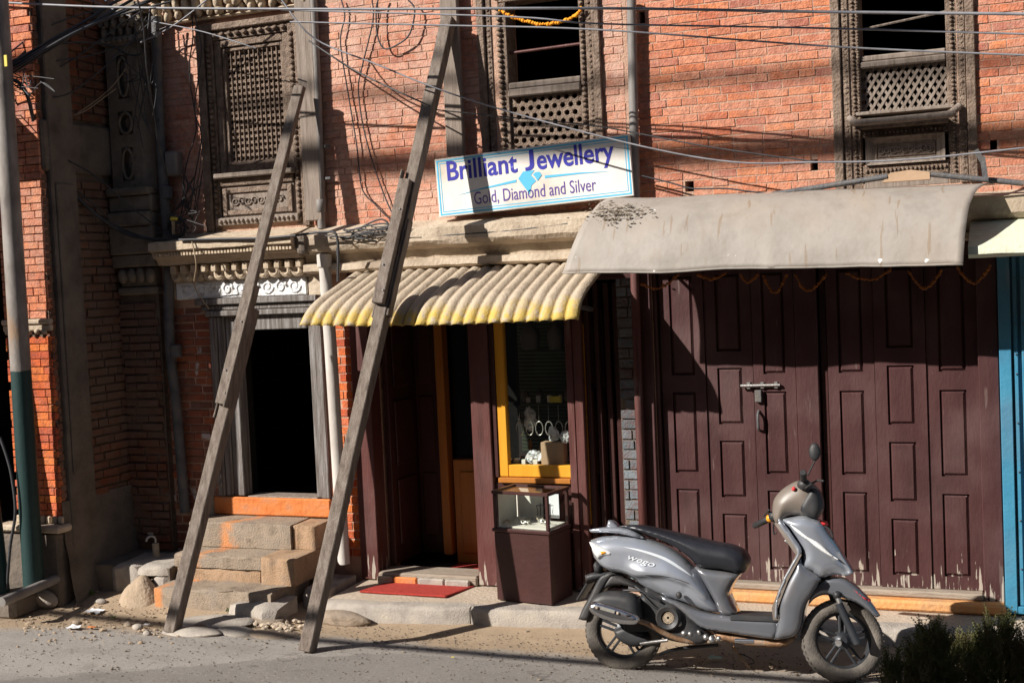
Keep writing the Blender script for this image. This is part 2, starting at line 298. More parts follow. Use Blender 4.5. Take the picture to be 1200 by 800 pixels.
M['stone'] = mat('worn_step_stone', [(.165,.128,.095),(.30,.235,.175),(.23,.187,.148)], 9, .92, .55, 95, extra=stonex)
M['stone_grey'] = mat('grey_kerb_stone', [(.24,.21,.185),(.35,.31,.27),(.42,.37,.31)], 7, .9, .4, 90)
M['stone_orange'] = mat('orange_tinted_stone', [(.22,.145,.09),(.36,.235,.145),(.28,.20,.14)], 9, .92, .5, 95)
M['pave'] = mat('dusty_pavement', [(.34,.275,.21),(.42,.34,.26),(.46,.38,.30)], 3, .95, .4, 40)
M['sill_orange'] = mat('orange_tinted_plinth', [(.46,.26,.13),(.60,.30,.12),(.64,.25,.07)], 7, .9, .4, 34)
M['sill_wood'] = mat('bare_sill_wood', [(.22,.17,.13),(.36,.30,.24)], 7, .85, .5, 40, stretch=(.5,4,4))
M['mat_red'] = mat('red_coir_mat', [(.38,.035,.025),(.50,.06,.045)], 30, .95, .9, 150)
M['marigold'] = mat('marigold', [(.75,.22,.01),(.85,.42,.02)], 30, .8, .2, 80)
M['garland_dry'] = mat('dried_garland', [(.22,.07,.015),(.36,.12,.02)], 30, .8, .2, 80)
M['leaf'] = mat('juniper_green', [(.10,.12,.04),(.17,.165,.06),(.24,.19,.09)], 12, .7, 0)
M['weed'] = mat('fresh_weed', [(.05,.11,.015),(.10,.19,.03)], 20, .6, 0)
M['chrome'] = mat('bright_metal', [(.55,.55,.56),(.65,.65,.66)], 5, .25, 0, metal=1)
M['steel'] = mat('dull_steel', [(.30,.29,.28),(.42,.41,.40)], 9, .45, .1, 50, metal=.9)
M['litter'] = mat('white_paper', [(.72,.73,.76),(.8,.8,.82)], 5, .7, 0)
M['green_cloth'] = mat('pale_green_scrap', [(.35,.55,.42),(.45,.62,.5)], 5, .8, 0)
M['card'] = mat('brown_cardboard', [(.40,.27,.17),(.46,.31,.2)], 5, .8, .1, 40)
M['foil'] = mat('clear_plastic_bag', [(.6,.62,.63),(.75,.77,.78)], 20, .2, .8, 30, spec=.6)
M['bust'] = mat('grey_velvet_bust', [(.14,.13,.125),(.19,.175,.165)], 8, .9, .1, 60)
M['tag_yellow'] = mat('yellow_card', [(.62,.52,.07),(.68,.56,.09)], 5, .6, 0)
M['blind'] = mat('green_slat_blind', [(.05,.065,.045),(.08,.10,.07)], 5, .6, 0)
M['whiteboard'] = mat('white_card', [(.70,.66,.58),(.76,.72,.64)], 5, .7, 0)
M['silver'] = mat('silver_jewellery', [(.6,.58,.52),(.8,.78,.7)], 40, .3, 0, metal=.8)
def glass(name, tint=(.95,.97,.96), f=.06):
    m = bpy.data.materials.new(name); m.use_nodes = True; t = m.node_tree; N = t.nodes; L = t.links; N.clear()
    o = N.new('ShaderNodeOutputMaterial'); a = N.new('ShaderNodeBsdfTransparent'); a.inputs[0].default_value = (*tint, 1); g = N.new('ShaderNodeBsdfGlossy'); g.inputs['Roughness'].default_value = .03
    lw = N.new('ShaderNodeLayerWeight'); fz_ = mth(N, L, 'ADD', mth(N, L, 'MULTIPLY', mth(N, L, 'POWER', lw.outputs['Facing'], 4.0), .6), .035); x = N.new('ShaderNodeMixShader'); L.new(fz_, x.inputs[0]); L.new(a.outputs[0], x.inputs[1]); L.new(g.outputs[0], x.inputs[2]); L.new(x.outputs[0], o.inputs[0]); return m
M['glass'] = glass('window_glass')
# ------------------------------------------------------------------ bricks
def brick_meshes(m):
    out = []
    for k in range(6):
        rnd = random.Random(k); cu, cw, cz = .018, .05, .075; vs = []; 
        bm = bmesh.new(); bmesh.ops.create_cube(bm, size=1)
        bmesh.ops.bevel(bm, geom=list(bm.edges), offset=.06, segments=1, affect='EDGES')
        for v in bm.verts:                       # chamfer narrower along the length
            s = 1 if v.co.x > 0 else -1
            if abs(abs(v.co.x)-.44) < .01: v.co.x = s*.485
            v.co += Vector((rnd.uniform(-.008,.008), rnd.uniform(-.01,.01), rnd.uniform(-.035,.035)))
        me = bpy.data.meshes.new('brick'); bm.to_mesh(me); bm.free(); me.materials.append(m); out.append(me)
    return out
BM = {}
def bricks(parent, mk, org, ux, u0, u1, z0, z1, holes, pitch=.056, Lb=.205, joint=.007, depth=.10, proud=.004, seed=1, name='brick', skip=0):
    """lays single bricks on a wall face: org + u*ux + z; the face looks along ux x z (to the right-hand side outwards)"""
    if mk not in BM: BM[mk] = brick_meshes(M[mk])
    rnd = random.Random(seed); org = Vector(org); ux = Vector(ux); n = ux.cross(Vector((0,0,1))); ang = math.atan2(ux.y, ux.x); wl = WL[parent.name]; cnt = 0
    nz = int((z1-z0)/pitch)
    for j in range(nz):
        za = z0+j*pitch; zb = za+pitch-joint; zc = (za+zb)/2; u = u0 - rnd.uniform(0, Lb)
        dz = rnd.uniform(-.001,.001)
        iv = [(u0, u1)]
        for h in holes:
            if h[2] < zb-.01 and h[3] > za+.01:
                iv = [q for a, b in iv for q in ((a, min(b, h[0])), (max(a, h[1]), b)) if q[1]-q[0] > .02]
        while u < u1:
            l = Lb*rnd.choice((1,1,1,1,.94,1.06,.52,.8)); a0, b0 = u, u+l-joint; u += l
            for a, b in iv:
                a2, b2 = max(a, a0), min(b, b0)
                if b2-a2 < .025: continue
                if rnd.random() < skip: continue
                o = bpy.data.objects.new(name, rnd.choice(BM[mk])); COL.objects.link(o); o.parent = parent
                pr = rnd.uniform(-.2, 1)*proud
                c = org+ux*((a2+b2)/2)+n*(pr-depth/2)
                o.location = (c.x-wl.x, c.y-wl.y, zc+dz+rnd.uniform(-.0015,.0015)-wl.z)
                o.rotation_euler = (rnd.uniform(-.01,.01), rnd.uniform(-.006,.006), ang+rnd.uniform(-.006,.006)); o.scale = (b2-a2, depth, zb-za); cnt += 1
    return cnt
# ================================================================== GROUND
def lerp(pts, x):
    if x <= pts[0][0]: return pts[0][1]
    for (a, va), (b, vb) in zip(pts, pts[1:]):
        if x <= b: return va+(vb-va)*(x-a)/(b-a)
    return pts[-1][1]
def gz(x, y):
    z = lerp([(-30,.03),(-6,.05),(-2,.05),(-1.4,.035),(-1.05,.005),(-.85,-.012),(-.6,.0),(.3,.03)], y)
    # rubble verge left of the shop steps rises towards the old platform
    k = max(0, min(1, (-4.75-x)/.5))*max(0, min(1, (y+1.15)/.5)); z += .10*k
    return z
def frange(a, b, s):
    out = []; x = a
    while x < b-1e-6: out.append(x); x += s
    return out
xs = [-40,-25,-15,-11]+frange(-9, 1.2, .08)+[1.2,2,4,8,16,40]; ys = [-60,-40,-25,-15,-9,-6,-4.5,-3.5]+frange(-3, .3, .06)+[.3,3]
rnd = random.Random(3); mb = MB()
from mathutils import noise as mnoise
for y in ys:
    for x in xs:
        n = mnoise.noise(Vector((x*1.3, y*1.3, 0)))*.010+mnoise.noise(Vector((x*6, y*6, 3)))*.005
        v = max(0, min(1, (y+1.2)/.4)); n += v*mnoise.noise(Vector((x*4.2, y*4.2, 9)))*.02*(1 if x < -4.7 else .35)
        mb.v.append((x, y, gz(x, y)+(n if -9 <= x <= 1.2 and -3 <= y <= .3 else 0)))
W_ = len(xs)
for j in range(len(ys)-1):
    for i in range(W_-1): a = j*W_+i; mb.f.append((a, a+1, a+W_+1, a+W_))
tag(mb.obj('road', M['road'], smooth='all', fix=False), kind='structure')
mb = MB().add([(-300,-300,-.3),(300,-300,-.3),(300,300,-.3),(-300,300,-.3)], [(0,1,2,3)]); tag(mb.obj('ground', M['soil'], fix=False), kind='structure')

# pavement in front of the two shops
def kerb_y(x): return lerp([(-4.72,-.70),(-3.55,-.58),(-2.5,-.47),(0,-.46),(3,-.45)], x)
mb = MB(); KX = frange(-4.68, 2.6, .2)
for i, x in enumerate(KX):
    mb.v += [(x, kerb_y(x)+.12, -.05), (x, kerb_y(x)+.12, .112+rnd.uniform(-.003,.003)), (x, -.1, .125+rnd.uniform(-.003,.003)), (x, .3, .128), (x, .3, -.05)]
for i in range(len(KX)-1):
    for k in range(4): a = i*5+k; mb.f.append((a, a+1, a+6, a+5))
mb.f += [(0,1,2,3,4), tuple((len(KX)-1)*5+k for k in (4,3,2,1,0))]
pav = tag(mb.obj('pavement', M['pave']), kind='structure')
xk = [-4.66,-3.57,-2.45,-1.35,-.2,1.0,2.2]
for a, b in zip(xk, xk[1:]):
    m2 = MB(); n = 8; pr = [(.0,-.06),(.0,.088),(.016,.112),(.05,.118),(.14,.116),(.14,-.06)]
    for i in range(n+1):
        x = a+.006+(b-a-.012)*i/n; rr = .03 if i in (0, n) else 0
        for (dy, dz) in pr: m2.v.append((x, kerb_y(x)+dy+(rr if dy < .04 else 0)+rnd.uniform(-.007,.007), dz+rnd.uniform(-.005,.005)))
    for i in range(n):
        for k in range(len(pr)): k2 = (k+1) % len(pr); m2.f.append((i*6+k, i*6+k2, (i+1)*6+k2, (i+1)*6+k))
    m2.f += [tuple(range(6)), tuple(n*6+k for k in range(6))[::-1]]
    m2.obj('kerb_stone', M['stone_grey'], pav, bevel=0, smooth=50)

# ================================================================== HOUSES (shared helpers)
def room(parent, x0, x1, y0, y1, z0, z1, m='room'):
    mb = MB().add([(x0,y0,z0),(x1,y0,z0),(x1,y1,z0),(x0,y1,z0),(x0,y0,z1),(x1,y0,z1),(x1,y1,z1),(x0,y1,z1)],
                  [(0,1,2,3),(7,6,5,4),(2,6,7,3),(1,5,6,2),(3,7,4,0)])
    return mb.obj('room_shell', M[m], parent, fix=False)
def hole_panel(x0, x1, z0, z1, nx, nz, stag, y0, y1, rf=.32, sides=8):
    """board pierced by rows of round holes"""
    mb = MB(); cw, ch = (x1-x0)/nx, (z1-z0)/nz
    def cell(cx, cz, w2, h2, r):
        n = sides*2 if False else sides; out = []; inn = []
        for k in range(n):
            a = 2*math.pi*(k+.5)/n; c, s_ = math.cos(a), math.sin(a); q = min(w2/abs(c) if abs(c) > 1e-6 else 9, h2/abs(s_) if abs(s_) > 1e-6 else 9)
            out.append((cx+c*q, cz+s_*q)); inn.append((cx+c*r, cz+s_*r))
        # snap outer points to the corners
        b = len(mb.v); cor = [(cx+w2,cz+h2),(cx-w2,cz+h2),(cx-w2,cz-h2),(cx+w2,cz-h2)]
        mb.v += [(x, y0, z) for x, z in inn]+[(x, y0, z) for x, z in out]+[(x, y1, z) for x, z in inn]+[(x, y0, z) for x, z in cor]
        for k in range(n):
            k2 = (k+1) % n; mb.f += [(b+k, b+n+k, b+n+k2, b+k2), (b+k, b+k2, b+2*n+k2, b+2*n+k)]
        for q in range(4):                         # corner triangles (8 sides: a pair of points straddles each corner)
            k = q*n//4; k2 = k+1; mb.f.append((b+n+k, b+3*n+q, b+n+k2))
    for j in range(nz):
        cz = z0+(j+.5)*ch; off = .5 if stag and j % 2 else 0
        if off:
            for xa, xb in ((x0, x0+cw/2), (x1-cw/2, x1)): mb.add([(xa,y0,cz-ch/2),(xb,y0,cz-ch/2),(xb,y0,cz+ch/2),(xa,y0,cz+ch/2)], [(0,1,2,3)])
        for i in range(nx-(1 if off else 0)): cell(x0+(i+.5+off)*cw, cz, cw/2, ch/2, rf*min(cw, ch))
    mb.box(x0-.004, x1+.004, y1, y1+.001, z0-.004, z0); return mb
def frame(parent, name, x0, x1, z0, z1, wd, y0, y1, m, bevel=.004, bottom=True):
    """four mitre-less bars, each of its own"""
    MB().box(x0, x0+wd, y0, y1, z0, z1).obj(name, M[m], parent, bevel=bevel); MB().box(x1-wd, x1, y0, y1, z0, z1).obj(name, M[m], parent, bevel=bevel)
    MB().box(x0+wd+.001, x1-wd-.001, y0+.002, y1, z1-wd, z1-.001).obj(name, M[m], parent, bevel=bevel)
    if bottom: MB().box(x0+wd+.001, x1-wd-.001, y0+.002, y1, z0+.001, z0+wd).obj(name, M[m], parent, bevel=bevel)
def beads(pts, r, sq=(1,1,1), sub=1):
    mb = MB()
    for i, p in enumerate(pts): mb.blob(p, r, i, .25, sub, sq)
    return mb
def row(a, b, step_):
    a = Vector(a); b = Vector(b); n = max(2, int((b-a).length/step_)); return [a+(b-a)*((i+.5)/n) for i in range(n)]
def scroll(x0, x1, zc, h, y, n):
    """relief of running scrolls: one curl beside the next"""
    mb = MB(); w_ = (x1-x0)/n
    for i in range(n):
        cx = x0+(i+.5)*w_; sg = 1 if i % 2 else -1; pts = []
        for k in range(15):
            a = k/14*2*math.pi*1.35; r = h*.44*(1-.75*k/14); pts.append((cx+r*math.cos(a), y, zc+sg*r*math.sin(a)))
        mb.tube(pts, [h*.09*(1-.4*k/14) for k in range(15)], 5)
    return mb

# ------------------------------------------------------------------ old house with the doorway (left)
A = thing('old_brick_house', 'old brick house with carved lattice window above dark open doorway and orange sill', 'house', (-5.7, 0, 0))
AX0, AX1 = -6.74, -4.83
holesA = [(-5.84,-5.03,2.85,4.32), (-5.86,-4.99,.60,2.14)]
wA = holed(AX0, AX1, -.05, 5.2, holesA, .0025, .34).obj('wall', M['mortar'], A)
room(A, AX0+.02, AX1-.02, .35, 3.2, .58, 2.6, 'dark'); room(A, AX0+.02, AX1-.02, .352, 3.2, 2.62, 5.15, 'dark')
MB().box(AX0, AX1, .0, 3.3, 5.2, 5.26).obj('roof_slab', M['cement'], A); MB().box(AX0, AX1, 3.21, 3.3, -.05, 5.19).obj('back_wall', M['cement'], A)
bricks(wA, 'brick', (0,0,0), (1,0,0), -6.32, -4.84, 2.80, 4.50, [(-5.90,-4.97,2.70,4.37)], .0555, .205, seed=11, joint=.005)
bricks(wA, 'brick_low', (0,0,0), (1,0,0), -6.36, -5.92, .62, 2.28, [], .062, .20, seed=12, joint=.011, proud=.012)
bricks(wA, 'brick_new', (0,0,0), (1,0,0), -4.915, -4.835, .30, 2.22, [], .066, .17, seed=13, joint=.008)
bricks(wA, 'brick_low', (0,0,0), (1,0,0), -6.36, -5.96, .30, .62, [], .07, .22, seed=14, joint=.012)
# lower brick pier under the pilaster
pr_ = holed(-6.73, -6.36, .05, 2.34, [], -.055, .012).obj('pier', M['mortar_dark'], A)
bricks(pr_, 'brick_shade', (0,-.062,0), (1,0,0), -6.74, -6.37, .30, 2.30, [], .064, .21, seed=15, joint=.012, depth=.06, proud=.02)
# carved pilaster
ps = MB()
for a, b, y0, z0, z1 in [(-6.72,-6.34,-.10,2.34,2.40),(-6.70,-6.36,-.08,2.40,2.56),(-6.74,-6.33,-.13,2.56,2.66),(-6.735,-6.32,-.15,2.66,2.88),(-6.725,-6.325,-.17,2.88,2.99),(-6.725,-6.315,-.14,2.99,3.12),(-6.725,-6.32,-.17,3.12,3.18)]:
    ps.box(a, b, y0, -.0, z0, z1)
pil = ps.obj('pilaster', M['stone_pil'], A, bevel=.012)
sh = holed(-6.70, -6.40, 3.18, 4.30, [(-6.60,-6.49,3.24,3.50),(-6.615,-6.475,3.60,3.78),(-6.60,-6.49,3.88,4.22)], -.10, -.03)
sh.box(-6.69, -6.41, -.045, .012, 3.19, 4.29); sh.add([(-6.40,-.10,3.18),(-6.33,-.03,3.18),(-6.33,-.03,4.30),(-6.40,-.10,4.30),(-6.40,-.03,3.18),(-6.40,-.03,4.30)], [(0,1,2,3),(0,4,1),(3,2,5)])
sh.obj('pilaster_shaft', M['stone_pil'], pil, fix=False)
for zc, hz in ((3.37,.12),(3.69,.08),(4.05,.15)):
    m2 = MB().blob((-6.545,-.05,zc), 1, int(zc*10), .3, 2, (.035,.03,hz*.75)); m2.tube([(-6.545+.05*math.cos(a)*(1 if hz > .1 else 1.2), -.098, zc+hz*math.sin(a)) for a in [k*math.pi/8 for k in range(17)]], .012, 6); m2.obj('carved_boss', M['stone_pil'], pil, smooth='all')
cap = MB()
for a, b, y0, z0, z1 in [(-6.71,-6.33,-.13,4.30,4.36),(-6.73,-6.31,-.17,4.52,4.60)]: cap.box(a, b, y0, 0, z0, z1)
cap.box(-6.69,-6.35,-.10,0,4.36,4.52)
for i in range(5):
    for k, (z, s_) in enumerate(((4.40,1.0),(4.47,.8))):
        x = -6.68+i*.08+.04*k
        if x < -6.33: cap.blob((x,-.115-.02*k,z), 1, i+7*k, .3, 2, (.030*s_,.030,.055*s_)); cap.blob((x+.012,-.14-.02*k,z+.035), 1, i+20+k, .3, 1, (.018,.016,.016))
for x in (-6.69,-6.36): cap.tube([(x+(.045-.003*k)*math.cos(k*.55)*.8, -.14, 4.47+(.045-.003*k)*math.sin(k*.55)) for k in range(14)], .012, 6)
for i in range(7): cap.blob((-6.69+i*.055,-.13,4.33), .03, i, .2, 1)
cap.obj('pilaster_capital', M['stone_pil'], pil, smooth=45)
for i in range(4): MB().blob((-6.66+i*.09,-.10,2.49), 1, i, .15, 2, (.045,.035,.06)).obj('capital_scallop', M['stone_pil'], pil, smooth='all')
# carved eave course above the window
ev = MB().box(-6.30, -4.84, -.16, .01, 4.62, 4.72); ev.box(-6.30,-4.84,-.05,.01,4.42,4.44); ev.obj('eave_course', M['cream2'], A, bevel=.01)
for i in range(15):
    x = -6.22+i*.094; m2 = MB().blob((x,-.06,4.55), 1, i, .35, 2, (.036,.05,.075)); m2.blob((x+.01,-.05,4.475), 1, i+40, .3, 2, (.028,.04,.045)); m2.obj('eave_carving', M['cream2'], A, smooth='all')
# lattice window
wi = MB().box(-5.90,-4.97,-.03,.20,4.33,4.38).obj('carved_window', M['wood_dark'], A, bevel=.006)
for x0, x1 in ((-5.90,-5.83),(-5.03,-4.97)): MB().box(x0,x1,-.028,.2,2.80,4.329).obj('jamb', M['wood_dark'], wi, bevel=.006)
for x0, x1, y in ((-5.828,-5.765,-.005),(-5.095,-5.032,-.005)): MB().box(x0,x1,y,.2,2.81,4.328).obj('inner_jamb', M['wood_dark2'], wi, bevel=.004)
MB().box(-5.764,-5.096,.0,.2,4.26,4.328).obj('head', M['wood_dark2'], wi, bevel=.004)
beads(row((-5.77,-.012,4.295),(-5.09,-.012,4.295),.062), 1, (.027,.02,.02)).obj('bead_carving', M['cream2'] if False else M['wood_dark2'], wi, smooth='all')
for x in (-5.80,-5.062): beads(row((x,-.012,2.84),(x,-.012,4.26),.042), 1, (.020,.018,.020)).obj('bead_carving', M['wood_dark2'], wi, smooth='all')
frame(wi, 'lattice_frame', -5.762,-5.098,3.24,4.258,.055,.012,.16,'wood_dark2')
frame(wi, 'lattice_fillet', -5.705,-5.155,3.297,4.20,.03,.03,.15,'wood_dark')
hole_panel(-5.675,-5.185,3.328,4.17,12,18,False,.05,.085,.36).obj('lattice', M['wood_dark2'], wi, fix=False)
m2 = MB()
for i in range(13): m2.tube([(-5.675+i*.49/12,.046,3.33),(-5.675+i*.49/12,.046,4.168)], .006, 5)
m2.obj('lattice_rib', M['wood_dark2'], wi)
MB().box(-5.78,-5.08,-.07,.16,3.20,3.238).obj('sill', M['cream2'] if False else M['wood_board'], wi, bevel=.008)
MB().box(-5.755,-5.105,-.02,.16,3.14,3.199).obj('sill_moulding', M['wood_dark2'], wi, bevel=.006)
MB().box(-5.755,-5.105,.0,.16,2.90,3.139).obj('apron_panel', M['wood_board'], wi, bevel=.004)
frame(wi, 'apron_frame', -5.74,-5.12,2.915,3.125,.04,-.018,.0,'wood_dark')
scroll(-5.66,-5.20,3.02,.075,-.006,8).obj('apron_scrolls', M['wood_board'], wi, smooth='all')
MB().box(-5.80,-5.06,-.04,.16,2.84,2.899).obj('foot_rail', M['wood_board'], wi, bevel=.006)
beads(row((-5.77,-.045,2.87),(-5.09,-.045,2.87),.038), 1, (.015,.018,.018)).obj('bead_carving', M['wood_board'], wi, smooth='all')
# cornice over the doorway
cn = MB().extrude_x([(.012,2.80),(-.20,2.745),(-.28,2.73),(-.28,2.67),(-.24,2.655),(-.22,2.615),(-.19,2.60),(-.16,2.56),(.012,2.55)], -6.26, -4.99, 14, .004).obj('cornice', M['cream2'], A, smooth=30)
m2 = MB()
for p in row((-6.25,-.245,2.64),(-5.0,-.245,2.64),.028): m2.box(p.x-.009,p.x+.009,-.255,-.23,2.625,2.652)
m2.obj('dentil_course', M['cream2'], cn)
for i in range(13): MB().box(-6.17+i*.094,-6.12+i*.094,-.15,.0,2.49,2.552).obj('cornice_block', M['cream2'], cn, bevel=.006)
for i in range(12): MB().lathe([(0,.0),(.03,-.012),(.05,.0),(.052,.05),(0,.05)], 14, 'y', (-6.15+i*.099,-.10,2.475)).obj('lotus_petal', M['cream2'], cn, smooth=50)
MB().box(-6.27,-4.98,-.06,.012,2.42,2.47).obj('petal_backing', M['cream2'], cn, bevel=.005)
fz = MB().box(-6.20,-5.02,-.045,.012,2.285,2.42).obj('frieze', M['whitepaint'], A, bevel=.006)
m2 = scroll(-6.14,-5.06,2.355,.12,-.046,9); m2.obj('frieze_carving', M['whitepaint'], fz, smooth='all')
MB().box(-6.30,-6.21,-.04,.012,2.29,2.46).obj('frieze_end', M['cream'], fz, bevel=.008); MB().box(-5.01,-4.86,-.04,.012,2.27,2.46).obj('frieze_end', M['cream'], fz, bevel=.012)
# door frame
for i, (y, za, zb) in enumerate(((-.07,2.235,2.282),(-.04,2.19,2.232),(-.055,2.145,2.187))):
    MB().box(-6.02+i*.04,-4.93-i*.01,y,.1,za,zb).obj('lintel', M['wood_jamb'], A, bevel=.006)
MB().box(-5.70,-5.06,-.01,.1,2.03,2.143).obj('door_head', M['wood_jamb'], A, bevel=.005)
for x0, x1, y in ((-5.925,-5.865,-.03),(-5.863,-5.80,-.012),(-5.798,-5.702,.005),(-5.056,-5.0,.005),(-4.998,-4.925,-.025)):
    MB().box(x0,x1,y,.12,.735,2.143).obj('door_jamb', M['wood_jamb'], A, bevel=.008)
for x in (-5.893,): beads(row((x,-.035,.80),(x,-.03,1.25 if x < -5 else 1.3),.06), 1, (.018,.010,.026)).obj('jamb_carving', M['wood_jamb'], A, smooth='all')
MB().box(-5.86,-5.802,.125,.348,.70,2.14).obj('shade_liner', M['dark'], A); MB().box(-5.048,-4.985,.125,.348,.70,2.14).obj('shade_liner', M['dark'], A)  # near-black liners over the pale mortar, standing in for shade in the doorway
MB().box(-5.69,-5.06,.02,.2,.70,.735).obj('door_saddle', M['wood_board'], A, bevel=.006)
MB().box(-5.97,-4.92,-.035,.0,.592,.733).obj('orange_threshold', M['orange_paint'], A, bevel=.01)
MB().box(-6.10,-5.975,-.03,.0,.50,.72).obj('plaster_patch', M['cream'], A, bevel=.012)

# ------------------------------------------------------------------ stone steps to the doorway
st = thing('stone_steps', 'worn stone steps stained orange leading up to the open doorway', 'steps', (-5.4,-.5,0))
def slab(x0, x1, y0, y1, z0, z1, name, m, par, wob=.009, n=16, bev=.010, sd=0):
    r_ = random.Random(sd+int(1000*abs(x0))); mb = MB(); pr = [(y0,z0),(y0,z1-bev),(y0+bev*.5,z1-bev*.3),(y0+bev*1.6,z1),(y1,z1),(y1,z0)]; k = len(pr)
    for i in range(n+1):
        x = x0+(x1-x0)*i/n; ed = bev if i in (0, n) else 0
        for q, (y, z) in enumerate(pr): w1 = mnoise.noise(Vector((x*9+sd,q*.4,z0*7)))*wob*1.6; mb.v.append((x, y+(ed*.8 if q < 4 else 0)+(w1+r_.uniform(-.2,.2)*wob)*(q < 4), z-(ed*.5 if q in (1,2,3) else 0)+w1*.7*(q in (1,2,3))))
    for i in range(n):
        for q in range(k): q2 = (q+1) % k; mb.f.append((i*k+q, i*k+q2, (i+1)*k+q2, (i+1)*k+q))
    mb.f += [tuple(range(k)), tuple(n*k+q for q in range(k))[::-1]]
    return mb.obj(name, M[m], par, smooth=38)
slab(-6.02,-5.12,-.30,-.0,.40,.588,'step','stone',st); slab(-5.115,-4.93,-.27,-.0,.40,.58,'step','stone_orange',st)
slab(-5.98,-5.22,-.56,-.1,.30,.395,'step','stone',st,.01); slab(-5.97,-5.24,-.55,-.1,.19,.293,'step','stone_orange',st,.012); slab(-5.21,-4.93,-.58,-.1,.20,.398,'step','stone_orange',st,.008)
slab(-5.98,-4.98,-.82,-.3,.0,.205,'step','stone',st,.014)
slab(-5.30,-4.90,-.93,-.6,-.02,.14,'step','stone_grey',st,.03,5,.05)
slab(-4.92,-4.72,-.5,-.05,.02,.17,'step','stone_grey',st,.02,5,.03); 

# platform with the standpipe
pf = thing('stone_platform', 'low plastered stone platform with a square drain hole beside the steps', 'platform', (-6.4,-.3,0))
m2 = holed(-6.735,-5.99,.0,.29,[(-6.245,-6.165,.16,.24)],-.60,-.40); m2.box(-6.735,-5.99,-.399,.0,.0,.288)
for i, v in enumerate(m2.v): m2.v[i] = (v[0]+mnoise.noise(Vector(v)*3)*.012, v[1]+mnoise.noise(Vector(v)*3+Vector((5,0,0)))*.012, v[2])
m2.obj('platform_body', M['cement'], pf)
slab(-6.52,-6.28,-.625,-.2,.10,.305,'coping_stone','stone_grey',pf,.014,5,.03); slab(-6.275,-6.0,-.63,-.2,.235,.31,'coping_stone','stone_grey',pf,.014,5,.03)
slab(-6.275,-6.20,-.64,-.45,.03,.155,'rubble_stone','stone_grey',pf,.014,4,.02); slab(-6.15,-6.0,-.635,-.45,.02,.23,'rubble_stone','stone_grey',pf,.018,4,.03)
cmnd = MB(); _n = 26
for j in range(9):
    for k in range(_n):
        t = j/8; a = 2*math.pi*k/_n; rr = (.03+.21*t**.85)*(1+.16*mnoise.noise(Vector((math.cos(a)*1.5,math.sin(a)*1.5,t*2)))); cmnd.v.append((-6.19+rr*math.cos(a), -.72+rr*.8*math.sin(a)+.05*(1-t), .26*(1-t)-.02+.02*mnoise.noise(Vector((math.cos(a)*3,math.sin(a)*3,t*4)))))
cmnd.f = [(j*_n+k, j*_n+(k+1) % _n, j*_n+_n+(k+1) % _n, j*_n+_n+k) for j in range(8) for k in range(_n)]+[tuple(range(_n))]; cmnd.thing('cement_mound', M['soil'], 'hardened cone of cement below the platform drain hole', 'mound', smooth='all')
tp = thing('standpipe_tap', 'stubby standpipe with a small metal tap on the platform', 'tap', (*P(182,633,-.32).xy, .29))
bz = WL[tp.name]; MB().tube([bz, bz+Vector((0,0,.12))], .026, 12).obj('pipe_stub', M['cream2'], tp, smooth=40)
MB().tube(smoothpath([bz+Vector((0,0,.12)), bz+Vector((0,0,.16)), bz+Vector((-.02,-.02,.18)), bz+Vector((-.045,-.04,.165)), bz+Vector((-.05,-.045,.14))],4), .011, 8).obj('spout', M['steel'], tp, smooth='all')
MB().box(bz.x-.045,bz.x-.0,bz.y-.03,bz.y-.015,.485,.497).obj('handle', M['steel'], tp)

# ------------------------------------------------------------------ neighbour house projecting at the left edge
Nh = thing('corner_brick_house', 'projecting brick house with shaded side wall and cement pilaster beside utility pole', 'house', (-7.3,-.86,0))
NX, NY = -6.742, -.86
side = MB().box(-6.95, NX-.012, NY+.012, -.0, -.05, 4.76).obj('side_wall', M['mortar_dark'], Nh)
yA = PX(68,400,NX).y; yB = PX(98,400,NX).y
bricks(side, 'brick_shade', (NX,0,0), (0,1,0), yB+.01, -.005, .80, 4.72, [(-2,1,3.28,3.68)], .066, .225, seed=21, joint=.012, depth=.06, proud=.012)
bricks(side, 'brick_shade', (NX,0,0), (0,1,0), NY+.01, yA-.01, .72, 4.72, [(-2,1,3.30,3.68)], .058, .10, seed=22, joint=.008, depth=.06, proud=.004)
MB().box(NX-.02,NX+.035,yA,yB,.45,4.80).obj('cement_pilaster', M['cement'], side, bevel=.01)
MB().box(NX+.036,NX+.05,yA+.03,yB-.05,1.0,3.2).obj('cement_pilaster_field', M['cement'], side, bevel=.008)
MB().box(NX-.02,NX+.025,NY+.02,-.02,3.29,3.67).obj('cement_band', M['cement'], side, bevel=.015)
m2 = MB(); 
for j in range(9):
    for i in range(13): m2.v.append((NX+.004+.03*abs(mnoise.noise(Vector((i*.6,j*.6,1))))+(.10*(1-j/8)**2), NY+.0+i*(.86/12), -.02+j*.105))
m2.f = [(j*13+i, j*13+i+1, j*13+14+i, j*13+13+i) for j in range(8) for i in range(12)]
m2.obj('plaster_base', M['cement'], side, smooth='all', fix=False)
front = MB().box(-7.16, NX-.013, NY+.013, NY+.3, .62, 4.755).obj('front_pier', M['mortar'], Nh)
bricks(front, 'brick_red', (0,NY,0), (1,0,0), -7.17, NX-.002, 2.20, 4.75, [], .057, .20, seed=24, joint=.006, depth=.05, proud=.003)
bricks(front, 'brick_new', (0,NY,0), (1,0,0), -7.17, NX-.002, .70, 2.11, [], .057, .20, seed=23, joint=.006, depth=.05, proud=.003)
for z0, z1, y in ((2.155,2.195,-.045),(2.105,2.153,-.03)): MB().box(-7.17,NX+.03,NY+y,NY+.01,z0,z1).obj('string_course', M['cream'], front, bevel=.01)
